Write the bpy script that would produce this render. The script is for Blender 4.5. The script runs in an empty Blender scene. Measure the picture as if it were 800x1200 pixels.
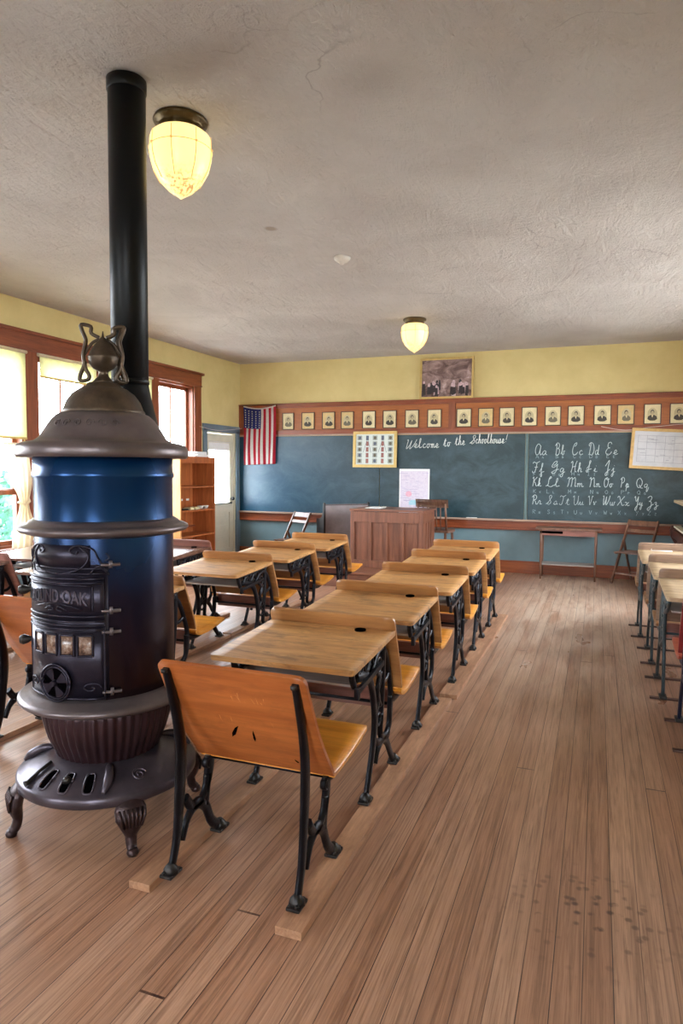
import bpy, bmesh, math, random
from mathutils import Vector, Matrix
random.seed(7)
S = bpy.context.scene
COL = S.collection
PI = math.pi
R = math.radians

# ------------------------------------------------------------------ materials
def new_mat(name):
    m = bpy.data.materials.new(name); m.use_nodes = True
    nt = m.node_tree; nt.nodes.clear()
    out = nt.nodes.new('ShaderNodeOutputMaterial')
    b = nt.nodes.new('ShaderNodeBsdfPrincipled')
    nt.links.new(b.outputs[0], out.inputs[0])
    return m, nt, b, out
def lin(c):
    return tuple(((v/255)/12.92 if v/255 <= .04045 else ((v/255+.055)/1.055)**2.4) for v in c) + (1,)
def N(nt, t, **kw):
    n = nt.nodes.new(t)
    for k, v in kw.items():
        if k.startswith('i_'):
            key = k[2:]
            key = int(key) if key.isdigit() else key.replace('_', ' ')
            n.inputs[key].default_value = v
        else: setattr(n, k, v)
    return n
def ramp(nt, stops, fac=None):
    r = N(nt, 'ShaderNodeValToRGB')
    e = r.color_ramp.elements
    while len(e) < len(stops): e.new(.5)
    for k, (p, c) in enumerate(stops):
        e[k].position = p; e[k].color = c if len(c) == 4 else lin(c)
    if fac is not None: nt.links.new(fac, r.inputs[0])
    return r
def mixc(nt, a, b, fac, mode='MIX'):
    m = N(nt, 'ShaderNodeMix', data_type='RGBA', blend_type=mode)
    for sock, v in ((m.inputs[6], a), (m.inputs[7], b), (m.inputs[0], fac)):
        if hasattr(v, 'links') or hasattr(v, 'is_linked'): nt.links.new(v, sock)
        elif isinstance(v, (int, float)): sock.default_value = v
        else: sock.default_value = v if len(v) == 4 else lin(v)
    return m.outputs[2]
def coords(nt, scale=(1,1,1), rot=(0,0,0), kind='Object', loc=(0,0,0)):
    t = N(nt, 'ShaderNodeTexCoord'); mp = N(nt, 'ShaderNodeMapping')
    mp.inputs['Scale'].default_value = scale; mp.inputs['Rotation'].default_value = rot
    mp.inputs['Location'].default_value = loc
    nt.links.new(t.outputs[kind], mp.inputs[0]); return mp.outputs[0]
def noise(nt, vec, scale, detail=4, rough=.5, dist=0.0):
    n = N(nt, 'ShaderNodeTexNoise'); n.inputs['Scale'].default_value = scale
    n.inputs['Detail'].default_value = detail; n.inputs['Roughness'].default_value = rough
    n.inputs['Distortion'].default_value = dist
    nt.links.new(vec, n.inputs['Vector']); return n.outputs['Fac']
def bump(nt, b, h, strength=.2, dist=.01):
    n = N(nt, 'ShaderNodeBump'); n.inputs['Strength'].default_value = strength
    n.inputs['Distance'].default_value = dist
    nt.links.new(h, n.inputs['Height']); nt.links.new(n.outputs[0], b.inputs['Normal'])
def plain(name, c, rough=.5, metal=0, var=.12, nscale=8, bmp=0, spec=.5):
    m, nt, b, out = new_mat(name)
    v = coords(nt); n = noise(nt, v, nscale, 5, .6)
    c = lin(c) if max(c) > 1 else tuple(c)+(1,)
    d = tuple(x*(1-var*1.6) for x in c[:3])+(1,); l = tuple(min(1, x*(1+var)) for x in c[:3])+(1,)
    r = ramp(nt, [(.3, d), (.7, l)], n)
    nt.links.new(r.outputs[0], b.inputs['Base Color'])
    b.inputs['Roughness'].default_value = rough; b.inputs['Metallic'].default_value = metal
    b.inputs['Specular IOR Level'].default_value = spec
    if bmp: bump(nt, b, noise(nt, v, nscale*6, 4, .6), bmp, .004)
    return m
def wood(name, dark, light, axis='X', rough=.35, gs=1.0, wear=None, coat=0, bmp=.08, wearamt=.55):
    """grain runs along axis"""
    m, nt, b, out = new_mat(name)
    sc = {'X': (1.2, 14, 14), 'Y': (14, 1.2, 14), 'Z': (14, 14, 1.2)}[axis]
    v = coords(nt, tuple(s*gs for s in sc))
    oi = N(nt, 'ShaderNodeObjectInfo')
    add = N(nt, 'ShaderNodeVectorMath', operation='ADD'); mul = N(nt, 'ShaderNodeMath', operation='MULTIPLY'); mul.inputs[1].default_value = 37
    nt.links.new(oi.outputs['Random'], mul.inputs[0]); nt.links.new(v, add.inputs[0]); nt.links.new(mul.outputs[0], add.inputs[1])
    v = add.outputs[0]
    n1 = noise(nt, v, 1.5, 6, .65, .6); n2 = noise(nt, v, 7, 4, .6)
    r = ramp(nt, [(.3, dark), (.68, light)], n1)
    c = mixc(nt, r.outputs[0], (0.55, .45, .4, 1), .0)
    g = ramp(nt, [(.35, (.62, .62, .62, 1)), (.6, (1, 1, 1, 1))], n2)
    c = mixc(nt, r.outputs[0], g.outputs[0], .55, 'MULTIPLY')
    if wear:
        vo = coords(nt, (1.6, 5, 5) if axis == 'X' else (5, 1.6, 5))
        add2 = N(nt, 'ShaderNodeVectorMath', operation='ADD'); nt.links.new(vo, add2.inputs[0]); nt.links.new(mul.outputs[0], add2.inputs[1])
        w = ramp(nt, [(.5, (0, 0, 0, 1)), (.62, (1, 1, 1, 1))], noise(nt, add2.outputs[0], 3.2, 8, .75, .3))
        wm = N(nt, 'ShaderNodeMath', operation='MULTIPLY'); wm.inputs[1].default_value = wearamt
        nt.links.new(w.outputs[0], wm.inputs[0])
        c = mixc(nt, c, wear, wm.outputs[0])
    nt.links.new(c, b.inputs['Base Color'])
    b.inputs['Roughness'].default_value = rough; b.inputs['Coat Weight'].default_value = coat
    b.inputs['Coat Roughness'].default_value = .25
    bump(nt, b, n2, bmp, .003)
    return m
def emis(name, c, s):
    m, nt, b, out = new_mat(name)
    nt.nodes.remove(b); e = N(nt, 'ShaderNodeEmission'); e.inputs[0].default_value = lin(c) if max(c) > 1 else tuple(c)+(1,)
    e.inputs[1].default_value = s; nt.links.new(e.outputs[0], out.inputs[0]); return m

M = {}
# floor boards run along Y, 85 mm wide
def floor_mat():
    m, nt, b, out = new_mat('floor_boards')
    t = N(nt, 'ShaderNodeTexCoord'); sp = N(nt, 'ShaderNodeSeparateXYZ'); nt.links.new(t.outputs['Object'], sp.inputs[0])
    def math_(op, a, bb=None):
        n = N(nt, 'ShaderNodeMath', operation=op)
        for k, v in enumerate((a, bb)):
            if v is None: continue
            if isinstance(v, (int, float)): n.inputs[k].default_value = v
            else: nt.links.new(v, n.inputs[k])
        return n.outputs[0]
    xs = math_('DIVIDE', sp.outputs[0], .085)
    ix = math_('FLOOR', xs); fx = math_('FRACT', xs)
    wn = N(nt, 'ShaderNodeTexWhiteNoise', noise_dimensions='1D'); nt.links.new(ix, wn.inputs['W'])
    off = math_('MULTIPLY', wn.outputs[0], 16.6)
    ys = math_('DIVIDE', math_('ADD', sp.outputs[1], off), 8.3)
    iy = math_('FLOOR', ys); fy = math_('FRACT', ys)
    wn2 = N(nt, 'ShaderNodeTexWhiteNoise', noise_dimensions='2D')
    cb = N(nt, 'ShaderNodeCombineXYZ'); nt.links.new(ix, cb.inputs[0]); nt.links.new(iy, cb.inputs[1]); nt.links.new(cb.outputs[0], wn2.inputs['Vector'])
    tone = ramp(nt, [(0, (174, 130, 101)), (.35, (182, 138, 109)), (.7, (188, 146, 117)), (1, (198, 157, 128))], wn2.outputs[0])
    # grain
    cg = N(nt, 'ShaderNodeCombineXYZ')
    nt.links.new(math_('MULTIPLY', sp.outputs[0], 55), cg.inputs[0]); nt.links.new(math_('ADD', math_('MULTIPLY', sp.outputs[1], 1.3), math_('MULTIPLY', wn2.outputs[0], 50)), cg.inputs[1])
    nt.links.new(math_('MULTIPLY', wn2.outputs[0], 30), cg.inputs[2])
    g1 = noise(nt, cg.outputs[0], 1.0, 6, .7, 1.2)
    g = ramp(nt, [(.36, (.50, .45, .42, 1)), (.52, (.88, .86, .84, 1)), (.66, (1, 1, 1, 1))], g1)
    c = mixc(nt, tone.outputs[0], g.outputs[0], .9, 'MULTIPLY')
    cg2 = N(nt, 'ShaderNodeCombineXYZ')
    nt.links.new(math_('MULTIPLY', sp.outputs[0], 190), cg2.inputs[0]); nt.links.new(math_('MULTIPLY', sp.outputs[1], 5), cg2.inputs[1]); nt.links.new(ix, cg2.inputs[2])
    gf = ramp(nt, [(.38, (.66, .62, .6, 1)), (.6, (1, 1, 1, 1))], noise(nt, cg2.outputs[0], 1, 3, .6))
    c = mixc(nt, c, gf.outputs[0], .5, 'MULTIPLY')
    # broad blotches
    vo = coords(nt, (1, .45, 1)); bl = ramp(nt, [(.35, (.84, .81, .82, 1)), (.7, (1.0, 1.0, 1.0, 1))], noise(nt, vo, 1.1, 5, .6))
    c = mixc(nt, c, bl.outputs[0], .8, 'MULTIPLY')
    # scattered nail and ink spots
    vs = coords(nt); vor = N(nt, 'ShaderNodeTexVoronoi', feature='F1'); vor.inputs['Scale'].default_value = 22; nt.links.new(vs, vor.inputs['Vector'])
    dot = ramp(nt, [(.16, (1, 1, 1, 1)), (.34, (0, 0, 0, 1))], vor.outputs['Distance'])
    # spot cluster around (0.05, 2.33)
    dv = N(nt, 'ShaderNodeVectorMath', operation='DISTANCE'); nt.links.new(t.outputs['Object'], dv.inputs[0]); dv.inputs[1].default_value = (.02, 2.36, 0)
    near = ramp(nt, [(.06, (1, 1, 1, 1)), (.34, (0, 0, 0, 1))], dv.outputs['Value'])
    msk = ramp(nt, [(.5, (.0, .0, .0, 1)), (.62, (.6, .6, .6, 1))], noise(nt, vs, .9, 3, .5))
    spots = mixc(nt, mixc(nt, near.outputs[0], msk.outputs[0], .12), dot.outputs[0], 1.0, 'MULTIPLY')
    nz = ramp(nt, [(.36, (0, 0, 0, 1)), (.46, (1, 1, 1, 1))], noise(nt, vs, 13, 3, .6))
    spots = mixc(nt, spots, nz.outputs[0], 1.0, 'MULTIPLY')
    c = mixc(nt, c, (74, 48, 40), spots)
    # pale window sheen painted along the aisle, stronger toward the front
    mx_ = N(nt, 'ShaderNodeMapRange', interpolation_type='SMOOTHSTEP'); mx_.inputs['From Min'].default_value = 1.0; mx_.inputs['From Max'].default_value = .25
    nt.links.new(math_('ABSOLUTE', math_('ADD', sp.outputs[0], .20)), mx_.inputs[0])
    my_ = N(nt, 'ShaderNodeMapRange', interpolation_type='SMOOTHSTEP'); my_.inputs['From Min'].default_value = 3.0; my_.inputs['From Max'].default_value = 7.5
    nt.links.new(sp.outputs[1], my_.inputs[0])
    sheen_nz = ramp(nt, [(.38, (.15, .15, .15, 1)), (.62, (.75, .75, .75, 1))], noise(nt, coords(nt, (6, .8, 1)), 1.6, 6, .65, .4))
    sheen_fac = math_('MULTIPLY', math_('MULTIPLY', mx_.outputs[0], my_.outputs[0]), sheen_nz.outputs[0])
    c = mixc(nt, c, (212, 190, 166), sheen_fac)
    # gaps
    e1 = math_('LESS_THAN', fx, .034); e2 = math_('LESS_THAN', fy, .0011)
    gap = math_('MAXIMUM', e1, e2)
    gn = ramp(nt, [(.3, (.45, .45, .45, 1)), (.6, (1, 1, 1, 1))], noise(nt, coords(nt, (12, 1, 1)), 1.2, 2))
    gapm = math_('MULTIPLY', gap, gn.outputs[0])
    c = mixc(nt, c, (62, 40, 32), gapm)
    nt.links.new(c, b.inputs['Base Color'])
    rr = ramp(nt, [(.3, (.27, .27, .27, 1)), (.7, (.44, .44, .44, 1))], noise(nt, vo, 3, 4))
    nt.links.new(rr.outputs[0], b.inputs['Roughness'])
    hgt = math_('SUBTRACT', g1, math_('MULTIPLY', gap, 2.0))
    bump(nt, b, hgt, .22, .003)
    return m
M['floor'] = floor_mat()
def ceiling_mat():
    m, nt, b, out = new_mat('ceiling_plaster')
    v = coords(nt)
    c = ramp(nt, [(.3, (184, 175, 170)), (.6, (202, 194, 189)), (.8, (214, 207, 202))], noise(nt, v, .9, 6, .6, .4)).outputs[0]
    vo = N(nt, 'ShaderNodeTexVoronoi', feature='DISTANCE_TO_EDGE'); vo.inputs['Scale'].default_value = .55
    nd = N(nt, 'ShaderNodeTexNoise'); nd.inputs['Scale'].default_value = 2.5; nd.inputs['Detail'].default_value = 5; nt.links.new(v, nd.inputs['Vector'])
    ad = N(nt, 'ShaderNodeVectorMath', operation='MULTIPLY_ADD'); nt.links.new(nd.outputs['Color'], ad.inputs[0]); ad.inputs[1].default_value = (.5, .5, 0); nt.links.new(v, ad.inputs[2])
    nt.links.new(ad.outputs[0], vo.inputs['Vector'])
    cr = ramp(nt, [(.0, (1, 1, 1, 1)), (.0035, (0, 0, 0, 1))], vo.outputs['Distance'])
    mk = ramp(nt, [(.54, (0, 0, 0, 1)), (.62, (.4, .4, .4, 1))], noise(nt, v, 1.3, 2))
    cm = mixc(nt, cr.outputs[0], mk.outputs[0], 1.0, 'MULTIPLY')
    c = mixc(nt, c, (110, 98, 92), cm)
    # brown stain spot and soot near the stove pipe
    def spot(p, r0, r1, amt, col, c):
        d = N(nt, 'ShaderNodeVectorMath', operation='DISTANCE')
        w = N(nt, 'ShaderNodeVectorMath', operation='MULTIPLY_ADD'); nt.links.new(nd.outputs['Color'], w.inputs[0]); w.inputs[1].default_value = (.08, .08, 0); nt.links.new(v, w.inputs[2])
        nt.links.new(w.outputs[0], d.inputs[0]); d.inputs[1].default_value = (p[0]+.04, p[1]+.04, 0)
        s = ramp(nt, [(r0, (amt, amt, amt, 1)), (r1, (0, 0, 0, 1))], d.outputs['Value'])
        return mixc(nt, c, col, s.outputs[0])
    c = spot((-2.284, 4.535), .03, .06, .6, (142, 116, 88), c)
    c = spot((-1.65, 2.55), .05, .55, .30, (128, 110, 96), c)
    c = spot((-1.0, 3.0), .02, .22, .25, (132, 120, 112), c)
    nt.links.new(c, b.inputs['Base Color']); b.inputs['Roughness'].default_value = .9
    h = noise(nt, v, 26, 8, .72); h2 = noise(nt, coords(nt, (1, .35, 1), (0, 0, .6)), 5, 6, .65, .8)
    mm = N(nt, 'ShaderNodeMath', operation='MULTIPLY_ADD'); nt.links.new(h2, mm.inputs[0]); mm.inputs[1].default_value = 1.6; nt.links.new(h, mm.inputs[2])
    bump(nt, b, mm.outputs[0], .85, .035)
    return m
M['ceiling'] = ceiling_mat()
def wall_mat():
    m, nt, b, out = new_mat('yellow_plaster')
    v = coords(nt)
    c = ramp(nt, [(.3, (200, 180, 122)), (.7, (216, 198, 140))], noise(nt, v, 1.7, 6, .65)).outputs[0]
    nt.links.new(c, b.inputs['Base Color']); b.inputs['Roughness'].default_value = .75
    bump(nt, b, noise(nt, v, 22, 6, .6), .18, .01); return m
M['yellow'] = wall_mat()
M['bluegrey'] = plain('blue_grey_paint', (108, 132, 138), .45, 0, .10, 3, .1)
M['bluetrim'] = plain('blue_grey_trim_paint', (104, 122, 134), .4, 0, .10, 3, .05)
M['cream'] = plain('cream_paint', (214, 208, 186), .45, 0, .06, 4, .05)
M['frieze'] = wood('frieze_panel_wood', (148, 80, 32), (176, 102, 44), 'X', .45, .6)
M['trim'] = wood('red_brown_trim_wood', (112, 50, 22), (152, 76, 38), 'X', .35, .8)
M['trimz'] = wood('red_brown_trim_wood_upright', (112, 54, 28), (150, 80, 46), 'Z', .4, .8)
M['trimy'] = wood('red_brown_trim_wood_side', (108, 52, 28), (148, 78, 46), 'Y', .4, .8)
M['tray'] = wood('chalk_ledge_wood', (150, 118, 98), (190, 160, 138), 'X', .5, .8)
M['base'] = wood('baseboard_wood', (124, 58, 26), (164, 88, 44), 'X', .4, .6)
M['desktop'] = wood('honey_desktop_wood', (166, 112, 58), (208, 156, 94), 'X', .5, .9, wear=(104, 76, 52), coat=.0, wearamt=.62)
M['back'] = wood('orange_backrest_wood', (156, 82, 36), (186, 106, 50), 'X', .36, .5, wear=(136, 72, 34), coat=.15, wearamt=.5)
M['deskback'] = wood('tan_brown_desk_back', (146, 94, 52), (188, 134, 80), 'X', .36, .6, coat=.15)
M['seat'] = wood('orange_seat_wood', (196, 120, 34), (232, 158, 62), 'X', .28, .6, coat=.35)
M['rail'] = wood('mauve_brown_board', (118, 72, 62), (152, 100, 84), 'X', .4, .8)
M['shelf'] = wood('dusty_grey_shelf', (150, 138, 130), (186, 174, 164), 'X', .5, .8)  # grey lightened to stand for light falling on the shelf front
M['runner'] = wood('pale_runner_wood', (158, 114, 84), (194, 148, 114), 'Y', .5, .9, wear=(124, 84, 62), wearamt=.4)
M['runnery'] = M['runner']
M['barwood'] = wood('dark_foot_bar_wood', (60, 38, 32), (96, 64, 52), 'X', .5, .9)
M['greydesk'] = wood('weathered_tan_desktop', (150, 122, 90), (196, 168, 130), 'X', .45, .9, wear=(110, 86, 66), wearamt=.5)
M['greyback'] = wood('weathered_grey_back', (116, 92, 76), (150, 122, 100), 'X', .5, .8)
M['darkdesk'] = wood('dark_brown_desk_wood', (84, 56, 44), (126, 90, 74), 'X', .25, .9, coat=.4)
M['maroon'] = wood('maroon_painted_wood', (104, 20, 26), (132, 34, 36), 'X', .35, .6)
M['redseat'] = wood('brick_red_seat', (156, 66, 48), (190, 96, 72), 'X', .35, .6)
M['scratch'] = plain('pale_scratched_wood', (206, 140, 84), .6)
M['iron'] = plain('black_cast_iron', (20, 19, 26), .34, .55, .25, 14, .3)
M['ironfoot'] = plain('worn_iron_foot', (58, 54, 52), .4, .7, .3, 20, .3)
M['greeniron'] = plain('grey_green_iron', (62, 74, 78), .38, .6, .25, 14, .2)
M['blueiron'] = plain('blue_black_iron', (40, 48, 76), .35, .6, .25, 14, .2)
M['darkhole'] = plain('dark_recess', (5, 4, 5), 1.0, 0, .1, 8, 0, 0.0)
M['teacher'] = wood('reddish_brown_oak', (98, 58, 40), (142, 90, 66), 'Z', .42, .8)
M['teacherx'] = wood('reddish_brown_oak_flat', (98, 58, 40), (142, 92, 70), 'X', .38, .8)
M['dark'] = wood('dark_stained_wood', (46, 28, 24), (78, 50, 42), 'Z', .35, .7)
M['darkgrey'] = plain('scuffed_grey_brown_panel', (136, 124, 124), .4, 0, .18, 5, .1)  # bench back, the light on it put into a paler grey
M['chairwood'] = wood('brown_chair_wood', (92, 60, 44), (138, 98, 76), 'Z', .38, .8)
M['bookcase'] = wood('orange_brown_bookcase', (150, 78, 38), (192, 112, 60), 'Z', .38, .7)
M['bookcaselight'] = wood('light_orange_bookcase_side', (206, 138, 76), (232, 170, 104), 'Z', .38, .7)  # near side panel, light falling on it painted as paler wood
M['organ'] = wood('dark_walnut_organ', (58, 26, 18), (92, 46, 32), 'Y', .3, .6)
M['ivory'] = plain('ivory_keys', (228, 222, 196), .3)
M['paper'] = plain('aged_cream_paper', (216, 202, 158), .6, 0, .06, 20)
M['paper2'] = plain('tan_aged_paper', (206, 178, 122), .6, 0, .08, 20)
M['white'] = plain('white_paper', (230, 230, 228), .6, 0, .03, 20)
M['ink'] = plain('grey_print_ink', (104, 96, 78), .7, 0, .2, 60)
M['ink2'] = plain('dark_print_ink', (62, 56, 50), .7, 0, .2, 60)
M['pframe'] = plain('dark_brown_frame', (52, 24, 18), .4)
M['gold'] = plain('pale_gold_frame', (206, 176, 108), .35, .2, .08, 20)
M['goldwood'] = plain('honey_gold_frame', (196, 160, 96), .4, 0, .12, 20)
M['black'] = plain('black_paint', (14, 14, 15), .4)
M['brass'] = plain('dull_bronze', (84, 68, 42), .4, .7, .2, 14)
M['offwhite'] = plain('off_white_plastic', (206, 198, 188), .4)
M['red'] = plain('flag_red_cloth', (196, 24, 52), .8, 0, .06, 30)
M['flagwhite'] = plain('flag_white_cloth', (234, 226, 222), .8, 0, .04, 30)
M['flagblue'] = plain('flag_blue_cloth', (34, 42, 120), .8, 0, .08, 30)
M['cloth'] = None
M['pew'] = plain('near_black_pew_end', (24, 18, 18), .35)  # bench end face, its shadow painted in as near black
M['leaf'] = plain('garden_leaves', (60, 116, 90), .6, 0, .5, 9)
M['lawn'] = plain('pale_gravel_ground', (196, 190, 178), .9, 0, .12, 3)  # ground colour kept pale to bounce daylight up into the room
M['string'] = plain('pale_string', (210, 190, 180), .6)
M['chalk'] = plain('white_chalk', (222, 226, 220), .9, 0, .12, 60)
M['chalksoft'] = plain('soft_white_chalk', (186, 198, 196), .9, 0, .15, 60)
M['chalkdim'] = plain('faint_chalk', (138, 158, 160), .9, 0, .2, 60)

def board_mat():
    m, nt, b, out = new_mat('slate_blackboard')
    v = coords(nt)
    sp = N(nt, 'ShaderNodeSeparateXYZ'); nt.links.new(v, sp.inputs[0])
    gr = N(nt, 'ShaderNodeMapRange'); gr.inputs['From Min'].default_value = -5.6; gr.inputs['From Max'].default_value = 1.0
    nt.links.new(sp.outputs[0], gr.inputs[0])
    base = ramp(nt, [(0, (14, 66, 92)), (.4, (16, 48, 56)), (1, (14, 40, 40))], gr.outputs[0]).outputs[0]  # bluish left end is window reflection painted into the slate
    cl = ramp(nt, [(.42, (0, 0, 0, 1)), (.85, (.34, .34, .34, 1))], noise(nt, coords(nt, (1, 1, 1.5), (0, .5, 0)), 2.2, 9, .72, .6))
    c = mixc(nt, base, (108, 136, 146), cl.outputs[0])
    nt.links.new(c, b.inputs['Base Color']); b.inputs['Roughness'].default_value = .36
    bump(nt, b, noise(nt, v, 60, 3), .05, .002); return m
M['board'] = board_mat()
def steel_mat():   # sheet steel drum, blue sky reflection painted up high, plum brown lower down
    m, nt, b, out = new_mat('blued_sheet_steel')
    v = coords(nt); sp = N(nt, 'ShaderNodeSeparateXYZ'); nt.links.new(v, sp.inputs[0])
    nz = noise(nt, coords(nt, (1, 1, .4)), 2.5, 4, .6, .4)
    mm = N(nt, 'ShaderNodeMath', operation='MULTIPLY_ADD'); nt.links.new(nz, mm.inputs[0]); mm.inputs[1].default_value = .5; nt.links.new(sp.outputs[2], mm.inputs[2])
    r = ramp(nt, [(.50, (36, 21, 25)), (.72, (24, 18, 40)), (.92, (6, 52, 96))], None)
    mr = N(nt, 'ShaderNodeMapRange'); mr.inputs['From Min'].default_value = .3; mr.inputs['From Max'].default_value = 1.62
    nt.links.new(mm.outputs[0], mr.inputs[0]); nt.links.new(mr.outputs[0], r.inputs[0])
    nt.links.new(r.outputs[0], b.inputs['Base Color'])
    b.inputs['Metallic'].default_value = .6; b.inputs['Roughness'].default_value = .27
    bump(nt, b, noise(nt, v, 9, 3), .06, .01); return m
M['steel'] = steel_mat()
M['casting'] = plain('plum_black_casting', (42, 37, 50), .36, .6, .25, 9, .25)
M['lettermetal'] = plain('worn_raised_lettering', (74, 66, 76), .36, .6, .2, 12)
M['fluted'] = plain('maroon_black_fluted_iron', (56, 34, 38), .42, .5, .2, 9, .15)
M['nickel'] = plain('dull_grey_brown_iron', (104, 93, 93), .38, .6, .18, 7, .15)
M['skirt'] = plain('grey_plum_iron', (84, 76, 84), .34, .65, .2, 7, .15)
M['leg_iron'] = plain('brown_black_leg_iron', (66, 50, 50), .36, .6, .25, 14, .25)
M['pipe'] = plain('black_stove_pipe', (7, 11, 15), .42, .3, .3, 3, .03, .35)
M['finial'] = plain('tarnished_bronze_iron', (84, 70, 56), .42, .6, .3, 14, .25)
def mica_mat():
    m, nt, b, out = new_mat('mica_pane'); v = coords(nt)
    c = ramp(nt, [(.35, (62, 44, 40)), (.5, (124, 96, 80)), (.7, (170, 158, 148))], noise(nt, v, 34, 5, .7)).outputs[0]
    nt.links.new(c, b.inputs['Base Color']); b.inputs['Roughness'].default_value = .25; return m
M['mica'] = mica_mat()
def sheer(name, c, tr=.6):
    m, nt, b, out = new_mat(name); nt.nodes.remove(b)
    d = N(nt, 'ShaderNodeBsdfDiffuse'); t = N(nt, 'ShaderNodeBsdfTranslucent'); mx = N(nt, 'ShaderNodeMixShader')
    v = coords(nt); r = ramp(nt, [(.3, tuple(x*.9 for x in c)), (.7, c)], noise(nt, v, 12, 4))
    nt.links.new(r.outputs[0], d.inputs[0]); nt.links.new(r.outputs[0], t.inputs[0]); mx.inputs[0].default_value = tr
    nt.links.new(d.outputs[0], mx.inputs[1]); nt.links.new(t.outputs[0], mx.inputs[2]); nt.links.new(mx.outputs[0], out.inputs[0]); return m
M['shade'] = sheer('cream_green_roller_shade', (226, 222, 168), .55)
M['curtain'] = sheer('cream_curtain', (238, 226, 200), .45)
def glass_mat():
    m, nt, b, out = new_mat('window_glass'); nt.nodes.remove(b)
    t = N(nt, 'ShaderNodeBsdfTransparent'); t.inputs[0].default_value = (.96, .98, 1, 1)
    g = N(nt, 'ShaderNodeBsdfGlossy'); g.inputs['Roughness'].default_value = .03
    lw = N(nt, 'ShaderNodeLayerWeight'); lw.inputs[0].default_value = .5
    f = N(nt, 'ShaderNodeMath', operation='POWER'); nt.links.new(lw.outputs['Facing'], f.inputs[0]); f.inputs[1].default_value = 5
    mx = N(nt, 'ShaderNodeMixShader'); nt.links.new(f.outputs[0], mx.inputs[0]); nt.links.new(t.outputs[0], mx.inputs[1]); nt.links.new(g.outputs[0], mx.inputs[2])
    nt.links.new(mx.outputs[0], out.inputs[0]); return m
M['glass'] = glass_mat()
def globe_mat():
    m, nt, b, out = new_mat('lit_opal_glass'); v = coords(nt)
    c = ramp(nt, [(.0, (255, 214, 130)), (1, (255, 236, 170))], noise(nt, v, 6, 2)).outputs[0]
    nt.links.new(c, b.inputs['Base Color']); b.inputs['Roughness'].default_value = .25
    # dust and dead insects settled in the bottom of the glass
    sp = N(nt, 'ShaderNodeSeparateXYZ'); nt.links.new(v, sp.inputs[0])
    mr = N(nt, 'ShaderNodeMapRange'); mr.inputs['From Min'].default_value = -.33; mr.inputs['From Max'].default_value = -.24; mr.inputs['To Min'].default_value = 1; mr.inputs['To Max'].default_value = 0
    nt.links.new(sp.outputs[2], mr.inputs[0])
    dn = ramp(nt, [(.47, (0, 0, 0, 1)), (.6, (1, 1, 1, 1))], noise(nt, v, 60, 4, .7))
    dirt = mixc(nt, dn.outputs[0], mr.outputs[0], 1.0, 'MULTIPLY')
    ec = mixc(nt, (255, 226, 146), (110, 62, 28), dirt)
    nt.links.new(ec, b.inputs['Emission Color']); b.inputs['Emission Strength'].default_value = 1.0
    return m, b
M['globe'], GLOBE_B = globe_mat()
def print_mat(name, cols, scale=(4, 4, 4), nscale=3, detail=6, dist=1.0):
    m, nt, b, out = new_mat(name); v = coords(nt, scale)
    n = noise(nt, v, nscale, detail, .65, dist)
    st = [(.25+.5*k/(len(cols)-1), c) for k, c in enumerate(cols)]
    nt.links.new(ramp(nt, st, n).outputs[0], b.inputs['Base Color']); b.inputs['Roughness'].default_value = .25; return m
M['painting'] = print_mat('sepia_picture_print', [(62, 48, 48), (112, 90, 86), (160, 134, 130), (204, 180, 178)], (3, 3, 5), 1.6, 5)
M['fig_light'] = plain('pale_pink_print_tone', (206, 178, 182), .4, 0, .25, 40)
M['fig_dark'] = plain('dark_brown_print_tone', (44, 34, 38), .4, 0, .3, 40)
M['map'] = print_mat('pastel_map_print', [(196, 190, 206), (214, 206, 216), (202, 190, 206), (196, 204, 224)], (6, 6, 6), 4, 8)
M['chart'] = print_mat('grey_white_chart_print', [(176, 178, 184), (196, 196, 198), (204, 204, 206)], (2, 2, 2), 3, 8)
M['pink'] = print_mat('pink_map_patch', [(226, 130, 150), (214, 190, 204)], (10, 10, 10), 3, 8)
M['teal'] = print_mat('teal_map_patch', [(120, 196, 206), (190, 206, 218)], (10, 10, 10), 3, 8)
M['certbg'] = plain('pale_green_white_print', (204, 212, 206), .4, 0, .05, 20)
M['certgrey'] = plain('faded_grey_green_print', (150, 158, 150), .5, 0, .1, 40)
M['certred'] = plain('faded_red_print', (150, 98, 90), .5, 0, .2, 40)
M['certblue'] = plain('faded_navy_print', (84, 92, 108), .5, 0, .2, 40)

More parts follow.
